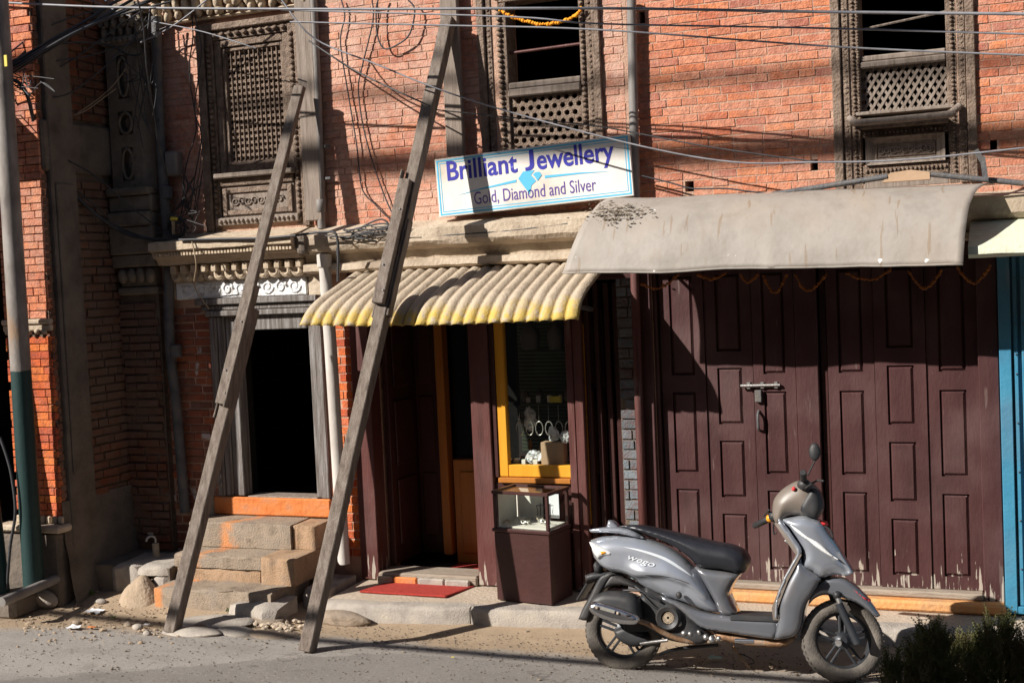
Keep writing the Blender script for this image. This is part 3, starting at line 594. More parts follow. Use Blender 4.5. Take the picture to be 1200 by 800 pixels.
for i in range(6): MB().blob((-7.12+i*.07,NY-.03,2.10), .022, i, .2, 1).obj('string_course_boss', M['cream'], front, smooth='all')
MB().box(-7.3,NX+.055,NY-.10,NY+.05,.60,.655).obj('plinth_ledge', M['cream'], front, bevel=.015)
for i in range(8): MB().box(-7.16+i*.057,-7.117+i*.057,NY-.03,NY+.0,.657,.715).obj('plinth_block', M['cream2'], front, bevel=.008)
MB().box(-7.3,NX-.0,NY-.06,NY+.3,.0,.598).obj('plinth', M['cement'], Nh, bevel=.02)
MB().box(-7.055,-6.985,NY-.03,NY-.004,1.60,1.69).obj('meter_plate', M['whiteboard'], Nh, bevel=.006)
MB().box(-9.5,-7.17,NY+.02,NY+.3,3.3,4.75).obj('upper_wall', M['brick_red'], Nh); MB().box(-9.4,-7.3,NY-.69,NY+.01,3.82,4.04).obj('shadow_slab', M['cement'], Nh)  # slab beyond the frame edge is added, to cast shade on the front pier
room(Nh, -9.5,-6.96,NY+.31,2.2,.3,3.29,'dark'); MB().box(-9.5,-6.95,NY+.3,2.3,4.68,4.75).obj('roof_slab', M['cement'], Nh)
MB().box(-9.5,-7.2,-.7,-.0,.05,.30).obj('shop_step', M['cream'], Nh, bevel=.01)

# ------------------------------------------------------------------ jewellery house (middle)
B = thing('jewellery_house', 'brick house with open jewellery shop below and garlanded latticed window above', 'house', (-3.6,0,0))
BX0, BX1 = -4.828, -2.46
opM = (-3.39,-2.74,3.24,4.34)
wB = holed(BX0, BX1, -.05, 5.2, [opM, (-4.545,-2.50,.13,2.45)], .0025, .34).obj('wall', M['mortar'], B)
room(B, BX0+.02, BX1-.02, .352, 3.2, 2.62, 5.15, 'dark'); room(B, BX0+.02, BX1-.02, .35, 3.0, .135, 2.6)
MB().box(BX0, BX1, .0, 3.3, 5.2, 5.26).obj('roof_slab', M['cement'], B); MB().box(BX0, BX1, 3.21, 3.3, -.05, 5.19).obj('back_wall', M['cement'], B)
bricks(wB, 'brick', (0,0,0), (1,0,0), BX0+.004, BX1-.03, 2.775, 4.46, [(-3.545,-2.64,3.1,4.5)], .055, .205, seed=31, joint=.005)
bricks(wB, 'brick_new', (0,0,0), (1,0,0), BX0+.004, -4.70, .30, 2.30, [], .066, .16, seed=33, joint=.008)
# window with garland
wi = MB().box(-3.545,-3.49,-.03,.2,3.05,4.62).obj('carved_window', M['wood_dark'], B, bevel=.006)
MB().box(-2.70,-2.645,-.03,.2,3.05,4.62).obj('jamb', M['wood_dark'], wi, bevel=.006)
for x0, x1 in ((-3.488,-3.44),(-2.75,-2.702)): MB().box(x0,x1,-.008,.2,3.05,4.62).obj('inner_jamb', M['wood_dark'], wi, bevel=.006)
for x0, x1 in ((-3.438,-3.335),(-2.80,-2.752)):
    MB().box(x0,x1,.008,.18,3.05,4.26 if True else 0).obj('carved_jamb', M['wood_dark2'], wi, bevel=.004)
for x, w2 in ((-3.464,.018),(-3.386,.022),(-2.776,.02),(-2.722,.016)): beads(row((x,-.0,3.08),(x,-.0,4.24),.036), 1, (w2,.018,.017)).obj('bead_carving', M['wood_dark2'], wi, smooth='all')
MB().box(-3.438,-2.752,.006,.18,4.262,4.34).obj('head', M['wood_dark2'], wi, bevel=.005); MB().box(-3.488,-2.702,-.02,.18,4.345,4.42).obj('head_moulding', M['wood_dark'], wi, bevel=.008)
beads(row((-3.43,.0,4.30),(-2.76,.0,4.30),.04), 1, (.016,.018,.02)).obj('bead_carving', M['wood_dark2'], wi, smooth='all')
MB().box(-3.334,-2.801,.0,.17,3.655,3.70).obj('rail', M['wood_board'], wi, bevel=.008); MB().box(-3.334,-2.801,-.014,.17,3.60,3.653).obj('rail', M['wood_board'], wi, bevel=.008)
MB().tube([(-3.335,.06,3.915),(-2.80,.06,3.925)], .011, 8).obj('window_bar', M['maroon_post'], wi, smooth=50)
hole_panel(-3.334,-2.801,3.05,3.60,9,10,True,.03,.07,.36).obj('lattice', M['wood_dark2'], wi, fix=False)
MB().box(-3.334,-2.801,.02,.17,3.0,3.049).obj('rail', M['wood_board'], wi, bevel=.004)
# ledge
lg = MB().extrude_x([(.012,2.79),(-.16,2.735),(-.20,2.72),(-.205,2.63),(-.185,2.60),(-.11,2.575),(-.09,2.51),(-.14,2.50),(-.15,2.455),(-.13,2.44),(.012,2.43)], -4.98, -2.30, 30, .004).obj('ledge', M['cream'], B, smooth=30)
MB().box(-4.98,-4.90,-.24,.01,2.58,2.74).obj('ledge_end', M['cement'], lg, bevel=.03, seg=2)
# shop front
def post(name, x0, x1, z0, z1, y0=-.03, y1=.14, m='maroon_post', par=B): return MB().box(x0,x1,y0,y1,z0,z1).obj(name, M[m], par, bevel=.006)
post('shop_post', -4.69,-4.54,.135,2.44,-.02); post('shop_post', -3.725,-3.575,.135,2.44); post('shop_post', -2.985,-2.93,.135,2.44,-.04); post('shop_post', -2.925,-2.862,.135,2.44,-.05)
MB().box(-4.53,-2.49,-.02,.14,2.30,2.44).obj('shop_lintel', M['shop_brown'], B, bevel=.006)
MB().box(-4.535,-3.73,-.05,.2,.129,.20).obj('shop_threshold', M['sill_wood'], B, bevel=.012)
for x0, x1, m in ((-4.53,-4.40,'cream'),(-4.395,-4.20,'orange_paint'),(-4.195,-3.98,'stone_grey'),(-3.975,-3.78,'stone_grey')): MB().box(x0,x1,-.085,-.052,.12,.178).obj('threshold_stone', M[m], B, bevel=.01)
MB().box(-4.66,-4.54,-.035,-.021,.14,.60).obj('post_patch', M['cream'], B, bevel=.01) if False else None
# open door leaves inside the shop
dl = MB().box(-4.52,-4.48,.15,.62,.21,2.28).obj('door_leaf', M['shop_brown'], B, bevel=.005)
dl2 = MB().box(-4.475,-4.28,.60,.64,.21,2.28).obj('door_leaf', M['shop_brown'], B, bevel=.005)
for z0, z1 in ((.35,.85),(.95,1.45),(1.55,2.15)):
    MB().box(-4.44,-4.315,.585,.60,z0,z1).obj('panel', M['shop_brown'], dl2, bevel=.012); MB().box(-4.48,-4.465,.23,.54,z0,z1).obj('panel', M['shop_brown'], dl, bevel=.012)
MB().box(-4.27,-4.20,.55,.65,.21,2.28).obj('inner_frame', M['orange_wood'], B, bevel=.005)
pc = thing('shop_counter', 'orange varnished wooden counter with dark glass cabinet inside the jewellery shop', 'counter', (-3.9,.9,.136))
MB().box(-4.18,-3.60,.60,1.1,.137,.95).obj('counter_base', M['orange_wood'], pc, bevel=.006); 
MB().box(-4.12,-3.90,.585,.60,.22,.86).obj('counter_door', M['orange_wood'], pc, bevel=.006); MB().box(-3.88,-3.66,.585,.60,.22,.86).obj('counter_door', M['orange_wood'], pc, bevel=.006)
MB().tube(smoothpath([(-3.93,.582,.62),(-3.93,.56,.66),(-3.93,.56,.72),(-3.93,.582,.76)],4), .008, 6).obj('handle', M['orange_wood'], pc, smooth='all')
MB().box(-4.18,-3.60,.66,1.1,.952,2.2).obj('glass_cabinet', M['dark'], pc); MB().box(-4.18,-3.60,.655,.66,.96,2.19).obj('cabinet_glass', M['glass'], pc)
MB().box(-4.0,-3.93,.63,.655,1.02,1.03).obj('tray', M['silver'], pc)
# display window
fr = MB().box(-3.535,-3.465,-.0,.06,.925,2.29).obj('display_window', M['yellow'], B, bevel=.005)
MB().box(-3.464,-2.987,.0,.06,.925,1.01).obj('bottom_rail', M['yellow'], fr, bevel=.005); MB().box(-3.572,-3.536,-.01,.06,.92,2.29).obj('outer_stile', M['shop_brown'], fr, bevel=.004)
MB().box(-3.535,-2.986,-.035,.06,.885,.922).obj('window_sill', M['orange_wood'], fr, bevel=.005)
MB().box(-3.466,-2.986,.028,.034,1.008,2.29).obj('pane', M['glass'], fr)
MB().box(-3.57,-2.99,.0,.05,.135,.884).obj('lower_panel', M['shop_brown'], fr)
MB().box(-3.57,-2.99,.07,.55,.97,1.0).obj('display_floor', M['shop_brown'], fr)
m2 = MB()
for i in range(46): z = 1.03+i*.028; m2.add([(-3.57,.552,z),(-2.99,.552,z),(-2.99,.54,z+.024),(-3.57,.54,z+.024)], [(0,1,2,3)])
m2.obj('slat_blind', M['blind'], fr, fix=False)
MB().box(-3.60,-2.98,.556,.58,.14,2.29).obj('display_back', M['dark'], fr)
for z in (1.42,1.80): MB().box(-3.55,-3.0,.22,.53,z,z+.008).obj('glass_shelf', M['glass'], fr)
# folded leaves right of the display
for i, (x0, x1, y0, y1) in enumerate(((-2.855,-2.82,.0,.45),(-2.80,-2.765,.05,.46),(-2.74,-2.70,.1,.48),(-2.68,-2.64,.12,.5))):
    lf = MB().box(x0,x1,y0,y1,.14,2.28).obj('folded_leaf', M['shop_brown'], B, bevel=.004)
    for z0, z1 in ((.3,.8),(.95,1.4),(1.55,2.1)): MB().box(x1,x1+.01,y0+.06,y1-.06,z0,z1).obj('panel', M['shop_brown'], lf, bevel=.004)
MB().box(-2.862,-2.858,.0,.02,.6,2.0).obj('yellow_strip', M['yellow'], B)
pr2 = MB().box(-2.62,-2.49,.03,.3,.1,2.44).obj('brick_pier', M['mortar_dark'], B)
M['brick_blue'] = brick_mat('brick_blue_washed', [(.10,.11,.12),(.16,.19,.21),(.12,.08,.07),(.20,.25,.28)], (.25,.33,.36), .5)
bricks(pr2, 'brick_blue', (0,.02,0), (1,0,0), -2.615, -2.495, .15, 2.40, [], .07, .15, seed=35, joint=.01, depth=.05)

# ------------------------------------------------------------------ right house with folding doors
C = thing('folding_door_house', 'brick house with closed maroon folding doors below and carved window above', 'house', (-1.0,0,0))
CX0, CX1 = -2.458, 2.4
opR = (-.96,-.375,2.95,4.3)
PUT = [(-1.27,-1.225,2.94,3.01),(-2.10,-2.04,2.86,2.93),(-.19,-.15,2.98,3.05),(-2.37,-2.33,4.0,4.08)]
wC = holed(CX0, CX1, -.05, 5.2, [opR, (-2.36,-.17,.13,2.45), (-.14,1.6,.13,2.45)]+PUT, .0025, .34).obj('wall', M['mortar'], C)
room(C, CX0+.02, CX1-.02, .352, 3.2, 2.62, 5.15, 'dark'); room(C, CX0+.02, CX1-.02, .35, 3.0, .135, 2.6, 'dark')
MB().box(CX0, CX1, .0, 3.3, 5.2, 5.26).obj('roof_slab', M['cement'], C); MB().box(CX0, CX1, 3.21, 3.3, -.05, 5.19).obj('back_wall', M['cement'], C)
PUT = [(-1.27,-1.225,2.94,3.01),(-2.10,-2.04,2.86,2.93),(-.19,-.15,2.98,3.05),(-2.37,-2.33,4.0,4.08)]
bricks(wC, 'brick_red', (0,0,0), (1,0,0), CX0+.004, .75, 2.72, 4.32, [(-1.115,-.26,2.5,4.6)]+PUT, .0545, .20, seed=41, joint=.005)
wi = MB().box(-1.118,-1.06,-.03,.2,2.80,4.5).obj('carved_window', M['wood_dark'], C, bevel=.006)
MB().box(-.315,-.26,-.03,.2,2.80,4.5).obj('jamb', M['wood_dark'], wi, bevel=.006)
for x0, x1 in ((-1.058,-1.01),(-.365,-.317)): MB().box(x0,x1,-.012,.2,2.80,4.5).obj('carved_jamb', M['wood_dark2'], wi, bevel=.005)
for x0, x1 in ((-1.008,-.945),(-.43,-.367)): MB().box(x0,x1,.0,.18,2.80,4.5).obj('inner_jamb', M['wood_dark2'], wi, bevel=.004)
for x, w2, st_ in ((-1.034,.019,.034),(-.985,.012,.026),(-.955,.008,.018),(-.395,.012,.026),(-.341,.018,.034)): beads(row((x,-.004,2.84),(x,-.004,4.3),st_), 1, (w2,.016,st_*.42)).obj('bead_carving', M['wood_dark2'], wi, smooth='all')
MB().box(-.944,-.431,-.005,.17,3.555,3.595).obj('rail', M['wood_board'], wi, bevel=.008); MB().box(-.944,-.431,.015,.17,3.597,3.635).obj('rail', M['wood_board'], wi, bevel=.008)
MB().tube([(-.945,.07,3.81),(-.43,.05,3.86)], .008, 6).obj('window_bar', M['wood_grey'], wi)
# crossing lattice slats, each its own
lx0, lx1, lz0, lz1 = -.944, -.431, 3.285, 3.555; hh = lz1-lz0; run = hh/1.55; pitch = .0475
for lay, (sg, y) in enumerate(((1,.045),(-1,.049))):
    k = -8
    while k < 24:
        xa = lx0+k*pitch; xb = xa+run*1.0
        p0 = (xa, lz0) if sg > 0 else (xb, lz0); p1 = (xb, lz1) if sg > 0 else (xa, lz1); k += 1
        t0, t1 = 0.0, 1.0; dx = p1[0]-p0[0]
        for lim, s_ in ((lx0, 1), (lx1, -1)):
            f0 = (p0[0]-lim)*s_; f1 = (p1[0]-lim)*s_
            if f0 < 0 and f1 < 0: t0 = 2
            elif f0 < 0: t0 = max(t0, f0/(f0-f1))
            elif f1 < 0: t1 = min(t1, f0/(f0-f1))
        if t1-t0 < .12: continue
        a = (p0[0]+dx*t0, y, lz0+hh*t0); b = (p0[0]+dx*t1, y, lz0+hh*t1)
        MB().beam(a, b, .017, .014, (0,1,0)).obj('lattice_slat', M['wood_board'], wi)
MB().box(-.98,-.39,-.015,.17,3.262,3.284).obj('rail', M['wood_board'], wi, bevel=.004)
MB().tube(smoothpath([(-1.02,-.02,3.25),(-.985,-.06,3.225),(-.94,-.09,3.21),(-.44,-.09,3.215),(-.40,-.07,3.23),(-.355,-.03,3.27)],5), .022, 8).obj('sill_roll', M['wood_board'], wi, smooth='all')
MB().box(-.95,-.425,-.05,.1,3.17,3.205).obj('sill_moulding', M['wood_dark2'], wi, bevel=.006); MB().box(-.944,-.431,.0,.17,3.12,3.169).obj('apron_head', M['wood_dark2'], wi, bevel=.004)
beads(row((-.935,-.006,3.145),(-.44,-.006,3.145),.024), 1, (.010,.014,.012)).obj('bead_carving', M['wood_dark2'], wi, smooth='all')
ap = MB(); o_ = (-.925,-.45,2.945,3.115); i_ = (-.87,-.505,2.985,3.075)
ap.add([(o_[0],-.03,o_[2]),(o_[1],-.03,o_[2]),(o_[1],-.03,o_[3]),(o_[0],-.03,o_[3]),(i_[0],.01,i_[2]),(i_[1],.01,i_[2]),(i_[1],.01,i_[3]),(i_[0],.01,i_[3]),(o_[0],.1,o_[2]),(o_[1],.1,o_[2]),(o_[1],.1,o_[3]),(o_[0],.1,o_[3])],
       [(0,1,5,4),(1,2,6,5),(2,3,7,6),(3,0,4,7),(4,5,6,7),(0,8,9,1),(1,9,10,2),(2,10,11,3),(3,11,8,0)]); ap.obj('apron_panel', M['wood_board'], wi, fix=False)
frame(wi, 'panel_border', -.868,-.507,2.988,3.072,.012,-.0,.02,'wood_dark')
scroll(-.85,-.525,3.03,.05,.004,9).obj('apron_scrolls', M['wood_board'], wi, smooth='all')
MB().box(-.944,-.431,-.008,.17,2.87,2.943).obj('foot_rail', M['wood_dark2'], wi, bevel=.004)
beads(row((-.935,-.012,2.91),(-.44,-.012,2.91),.024), 1, (.010,.014,.016)).obj('bead_carving', M['wood_dark2'], wi, smooth='all')
MB().box(-.944,-.431,.0,.17,2.80,2.868).obj('foot_rail', M['wood_board'], wi, bevel=.004)
lg = MB().extrude_x([(.012,2.74),(-.12,2.715),(-.17,2.70),(-.175,2.60),(-.15,2.57),(-.09,2.55),(-.07,2.50),(-.10,2.49),(-.10,2.455),(.012,2.44)], -2.29, 2.4, 30, .004).obj('ledge', M['cream'], C, smooth=30)
# door frame posts
for x0, x1, y0, m in ((-2.459,-2.363,-.03,'maroon'),(-2.362,-2.335,.01,'maroon'),(-1.418,-1.272,.045,'maroon'),(-.293,-.172,-.01,'maroon')):
    MB().box(x0,x1,y0,.16,.135,2.44).obj('door_post', M[m], C, bevel=.006)
MB().tube([(-2.468,-.07,.13),(-2.452,-.07,2.44)], .03, 12).obj('round_post', M['maroon_post'], C, smooth=50)
MB().box(-2.37,-.17,.0,.15,2.36,2.44).obj('door_lintel', M['maroon'], C, bevel=.005)
MB().box(-2.33,-.295,-.03,.2,.20,.243).obj('door_sill', M['sill_wood'], C, bevel=.01)
MB().box(-2.44,-.165,-.10,.15,.129,.198).obj('plinth', M['sill_orange'], C, bevel=.015)
T1 = [(.325,.855),(.965,1.515),(1.63,2.30)]; T2 = [(.325,.69),(.80,1.185),(1.295,1.675),(1.785,2.30)]
LV = [(-2.325,-2.022,T1),(-2.018,-1.703,T2),(-1.697,-1.421,T1),(-1.214,-.922,T1),(-.918,-.605,T2),(-.601,-.296,T1)]
for i, (x0, x1, T) in enumerate(LV):
    mx = (x1-x0)*.235; hl = [(x0+mx, x1-mx, a, b) for a, b in T]; y0 = .05+.012*(i % 2)
    lf = holed(x0, x1, .246, 2.358, hl, y0, y0+.05).obj('door_leaf', M['maroon'], C)
    for (a, b, c, d) in hl:
        g = .005; q = .022; yb = y0+.020; yf = y0+.004
        m2 = MB().add([(a,yb,c),(b,yb,c),(b,yb,d),(a,yb,d),(a+g,yb,c+g),(b-g,yb,c+g),(b-g,yb,d-g),(a+g,yb,d-g),(a+q,yf,c+q),(b-q,yf,c+q),(b-q,yf,d-q),(a+q,yf,d-q)],
                      [(0,1,5,4),(1,2,6,5),(2,3,7,6),(3,0,4,7),(4,5,9,8),(5,6,10,9),(6,7,11,10),(7,4,8,11),(8,9,10,11)]); m2.obj('panel', M['maroon'], lf, fix=False)
MB().box(-1.26,-1.222,.09,.12,.246,2.358).obj('dark_gap_board', M['shop_brown'], C)
bo = P(868,452,.03); be = P(914,451,.03)
MB().tube([bo, be], .011, 8).obj('slide_bolt', M['steel'], C, smooth=50)
for q in (.2,.55,.9): c_ = bo.lerp(be, q); MB().box(c_.x-.012,c_.x+.012,.028,.06,c_.z-.022,c_.z+.022).obj('bolt_keeper', M['steel'], C, bevel=.003)
c_ = P(889,463,.04); MB().box(c_.x-.022,c_.x+.022,.02,.05,c_.z-.045,c_.z+.035).obj('hasp', M['pipe_dark'], C, bevel=.004)
c_ = P(889,493,.03); MB().tube(smoothpath([(c_.x,.05,c_.z+.065),(c_.x,.015,c_.z+.045),(c_.x,.008,c_.z),(c_.x,.015,c_.z-.045),(c_.x,.05,c_.z-.065)],5), .009, 8).obj('door_handle', M['pipe_dark'], C, smooth='all')
# ================================================================== THINGS ON AND BEFORE THE HOUSES
# ------------------------------------------------------------------ timber props
def prop(base, top, lab, splice, full):
    B0 = Vector(base); T0 = Vector(top); ax = (T0-B0); L_ = ax.length; d = ax.normalized()
    sx = Vector((1,0,0)); sx = (sx-d*sx.dot(d)).normalized(); ny = d.cross(sx); ny = ny if ny.y < 0 else -ny       # ny: outwards, to the street
    o = thing('timber_prop', lab, 'timber prop', base, 'timber props shoring the facades')
    def pl(t0, t1, u, v, wd, th, jit=0):
        a = B0+d*(L_*t0)+sx*u+ny*v; b = B0+d*(L_*t1)+sx*(u+jit)+ny*v; mb = MB(); n = 10
        for i in range(n+1):
            c = a.lerp(b, i/n); e = random.uniform(-.002,.002)
            for q, w_ in ((-1,-1),(1,-1),(1,1),(-1,1)): mb.v.append(tuple(c+sx*(q*wd/2+e)+ny*(w_*th/2+random.uniform(-.0015,.0015))))
        for i in range(n):
            for k in range(4): k2 = (k+1) % 4; mb.f.append((i*4+k, i*4+k2, i*4+4+k2, i*4+4+k))
        mb.f += [(3,2,1,0), tuple(n*4+k for k in range(4))]; return mb
    pl(0, splice[1], 0, 0, .088, .085).obj('beam', M['wood_grey'], o, bevel=.005)
    for (t0, t1, u, v, wd, th) in full: pl(t0, t1, u, v, wd, th).obj('splice_plank' if t1 < .98 else 'beam', M['wood_grey'], o, bevel=.004)
    for t, u in ((splice[0]+.02,.02),(splice[0]+.06,-.02),(splice[1]-.03,.01)):
        c = B0+d*(L_*t)+sx*u+ny*(.088+.003); MB().blob(c, .009, 1, .05, 1).obj('nail', M['steel'], o)
    return o
lb = G(201,741,.03); lt = P(358,106,-.13)
prop(lb, lt, 'shorter grey timber prop leaning on the carved lattice window board, foot beside the stone steps', (.40,.58), [(.40,1.0,-.008,.066,.082,.045),(.395,.62,.043,.070,.016,.075),(.375,.56,-.055,.025,.014,.06)])
rb = G(360,763,.045); rt_ = P(525,22,-.13)
prop(rb, rt_, 'longer grey timber prop leaning up past the yellow awning, foot on the road', (.52,.70), [(.52,.72,-.008,.066,.082,.045),(.64,1.0,.008,.0,.086,.085),(.505,.66,.054,.0,.016,.065),(.50,.69,-.056,.0,.014,.055),(.66,.735,-.048,.064,.012,.045)])
def board(px0, px1, z0, z1, lab):
    x0 = P(px0,100,-.06).x; x1 = P(px1,100,-.06).x
    MB().box(x0,x1,-.085,-.034,z0,z1).thing('wall_board', M['wood_board'], lab, 'board', 'upright boards on the facade', bevel=.006)
board(351,371,2.83,5.0,'upright grey board beside the carved lattice window, behind the shorter prop')
board(521,541,3.22,5.0,'upright grey board on the brick wall behind the head of the longer prop')
# ------------------------------------------------------------------ sign
TL, TR, BL = P(509,187,-.13), P(737,157,-.13), P(515,255,-.13)
ex = (TR-TL); SW = ex.length; ex.normalize(); ezd = (BL-TL); SH = .46; en = Vector((0,-1,0)); ez = ex.cross(en); ez = ez if ez.z > 0 else -ez
SH = abs((BL-TL).dot(ez)); sg = thing('shop_sign', 'white shop sign reading Brilliant Jewellery with blue lettering, hung aslant over awning', 'sign', BL)
sg.matrix_world = Matrix(((ex.x,0,ez.x,BL.x),(ex.y,1,ez.y,BL.y),(ex.z,0,ez.z,BL.z),(0,0,0,1)))      # local x along, z up, -y to the street
MB().box(0,SW,.0,.05,0,SH).obj('board', M['sign'], sg, bevel=.003, local=True)
for nm, ins, wd in (('outer_border',.012,.011),('inner_border',.034,.005)):
    m2 = MB(); y = -.0015
    for a, b, c, d_ in ((ins,ins+wd,ins,SH-ins),(SW-ins-wd,SW-ins,ins,SH-ins),(ins+wd,SW-ins-wd,SH-ins-wd,SH-ins),(ins+wd,SW-ins-wd,ins,ins+wd)): m2.box(a,b,y,.0,c,d_)
    m2.obj(nm, M['sign_cyan'], sg, local=True)
def lettering(txt, x, z, h, wd, m, off=0.0, par=sg, name='lettering', y=-.002, sx=None, shear=0):
    cu = bpy.data.curves.new('t', 'FONT'); cu.body = txt; cu.size = 1; cu.offset = off; cu.extrude = .0; cu.shear = shear; cu.resolution_u = 4
    to = bpy.data.objects.new('t', cu); COL.objects.link(to); dg = bpy.context.evaluated_depsgraph_get(); me = bpy.data.meshes.new_from_object(to.evaluated_get(dg))
    bpy.data.objects.remove(to); xs_ = [v.co.x for v in me.vertices]; ys_ = [v.co.y for v in me.vertices]; w0 = max(xs_)-min(xs_); k = h
    for v in me.vertices: v.co = Vector((x+(v.co.x-min(xs_))*wd/w0, y, z+v.co.y*k))
    me.materials.clear(); me.materials.append(m); o = bpy.data.objects.new(name, me); COL.objects.link(o); o.parent = par; return o
lettering('Brilliant', SW*.062, SH*.615, .19, SW*.372, M['sign_blue'], .020); lettering('ewellery', SW*.535, SH*.615, .19, SW*.385, M['sign_blue'], .020)
jx, jz, jh = SW*.475, SH*.615, .138; m2 = MB(); jo = [(.034,jh),(.066,jh),(.066,.036),(.060,.016),(.045,.003),(.022,-.003),(-.002,.0),(-.002,.022),(.012,.022),(.026,.026),(.033,.036)]
m2.add([(jx+a,-.002,jz+b) for a, b in jo], [tuple(range(len(jo)))]); m2.obj('lettering', M['sign_blue'], sg, local=True, fix=False)
lettering('Gold, Diamond and Silver', SW*.195, SH*.155, .125, SW*.625, M['sign_violet'], .0)
m2 = MB(); cx, cz = SW*.485, SH*.425
m2.add([(cx-.075,-.002,cz+.03),(cx-.035,-.002,cz+.075),(cx+.05,-.002,cz+.075),(cx+.02,-.002,cz+.045),(cx+.055,-.002,cz+.0),(cx+.02,-.002,cz-.025),(cx+.0,-.002,cz-.085)], [(0,1,2,3),(0,3,4,5,6)])
m2.add([(cx+.035,-.003,cz+.045),(cx+.055,-.003,cz+.06),(cx+.085,-.003,cz+.06),(cx+.10,-.003,cz+.035),(cx+.065,-.003,cz+.0),(cx+.05,-.003,cz+.03)], [(0,1,2,3,4,5)])
m2.obj('diamond_emblem', M['sign_cyan'], sg, local=True, fix=False)
m2 = MB().add([(SW*.10,-.002,cz-.035),(SW*.25,-.002,cz-.012),(cx-.09,-.002,cz+.008),(cx-.09,-.002,cz+.026),(SW*.25,-.002,cz-.002)], [(0,1,2,3,4)])
m2.add([(cx+.12,-.002,cz+.012),(cx+.12,-.002,cz+.03),(SW*.75,-.002,cz+.022),(SW*.90,-.002,cz+.004),(SW*.75,-.002,cz+.012)], [(0,1,2,3,4)]); m2.obj('swoosh', M['sign_cyan'], sg, local=True, fix=False)
for q in (.15,.85): MB().box(SW*q-.015,SW*q+.015,.05,.12,SH*.2,SH*.8).obj('bracket', M['pipe_dark'], sg, local=True)
# ------------------------------------------------------------------ corrugated awning
prof = [(-.02,2.445),(-.20,2.378),(-.38,2.310),(-.52,2.255),(-.60,2.212),(-.655,2.165),(-.69,2.115),(-.712,2.062)]
prof = [tuple(p[:2]) for p in smoothpath([(a,b,0) for a, b in prof],2)]
aw = MB(); NW = 23; NS = NW*8; xa0, xa1, xb0, xb1 = -4.57, -2.625, -4.70, -2.65
for j, (y, z) in enumerate(prof):
    t = j/(len(prof)-1); p0 = prof[max(j-1,0)]; p1 = prof[min(j+1,len(prof)-1)]; tn = Vector((0, p1[0]-p0[0], p1[1]-p0[1])).normalized(); nn = Vector((0, -tn.z, tn.y)); nn = nn if nn.z > 0 or nn.y < 0 else -nn
    for i in range(NS+1):
        u = i/NS; x = (xa0+(xb0-xa0)*t)*(1-u)+(xa1+(xb1-xa1)*t)*u; a = u*NW*2*math.pi; hgt = .029*abs(math.sin(a/2))**.8-.0145
        sag = -.02*math.sin(u*math.pi)*t+.006*mnoise.noise(Vector((x*2,t*2,0)))
        aw.v.append((x, y+nn.y*hgt, z+nn.z*hgt+sag+.016*(1-u)))
n1 = NS+1
for j in range(len(prof)-1):
    for i in range(NS): a = j*n1+i; aw.f.append((a, a+1, a+n1+1, a+n1))
an = thing('corrugated_awning', 'dusty corrugated awning with yellow front edge above the jewellery shop', 'awning', (-3.6,-.35,2.05))
s_ = aw.obj('sheet', M['awning'], an, smooth='all', fix=False); so_ = s_.modifiers.new('thick', 'SOLIDIFY'); so_.thickness = .004
for x in (-4.45,-3.6,-2.78): MB().beam((x,-.03,2.10),(x-.01,-.62,2.165),.025,.025).obj('bracket', M['pipe_dark'], an)
MB().tube([(-4.6,-.60,2.185),(-2.75,-.60,2.185)], .012, 6).obj('rail', M['pipe_dark'], an)
# ------------------------------------------------------------------ tin canopy
cp = [(-.19,2.815),(-.27,2.805),(-.38,2.765),(-.48,2.695),(-.56,2.61),(-.615,2.51),(-.65,2.405),(-.675,2.305)]
cp = [tuple(p[:2]) for p in smoothpath([(a,b,0) for a, b in cp],3)]
ca = MB(); NXc = 60
xl = [(0,-2.545),(.35,-2.60),(.7,-2.68),(1,-2.75)]; xr = [(0,-.17),(.12,-.20),(.3,-.262),(.5,-.30),(.75,-.322),(1,-.335)]
for j, (y, z) in enumerate(cp):
    t = j/(len(cp)-1)
    for i in range(NXc+1):
        u = i/NXc; x = lerp(xl, t)*(1-u)+lerp(xr, t)*u
        rip = .016*mnoise.noise(Vector((x*2.2, t*1.2, 4)))+.024*t*mnoise.noise(Vector((x*1.1, 2, 0)))+.007*mnoise.noise(Vector((x*6, t*3, 7)))-.010*math.exp(-((x+1.38+.05*t)/.03)**2)+.006*math.exp(-((t-.93)/.03)**2)
        ca.v.append((x, y+rip, z+rip*.6+(.045*t*(1-u))-.045*u*(1-t)+.012*(1-u)))
n1 = NXc+1
for j in range(len(cp)-1):
    for i in range(NXc): a = j*n1+i; ca.f.append((a, a+1, a+n1+1, a+n1))
ca_v = list(ca.v); cn_ = thing('tin_canopy', 'curved grey tin canopy sheet over the maroon folding doors', 'canopy', (-1.5,-.4,2.3))
s_ = ca.obj('sheet', M['canopy'], cn_, smooth='all', fix=False); so_ = s_.modifiers.new('thick', 'SOLIDIFY'); so_.thickness = .005
jf = len(cp)-1; MB().tube([Vector(ca_v[jf*n1+i])+Vector((0,-.003,-.003)) for i in range(0,NXc+1,2)], .007, 6).obj('front_hem', M['canopy'], cn_, smooth='all')
for x in (-2.45,-1.45,-.45): MB().tube(smoothpath([(x,-.0,2.52),(x,-.30,2.53),(x,-.60,2.40)],5), .012, 6).obj('bracket', M['pipe_dark'], cn_)
MB().tube([(-2.65,-.625,2.42),(-.37,-.625,2.40)], .010, 6).obj('rail', M['pipe_dark'], cn_)
mb = MB(); r_ = random.Random(5)
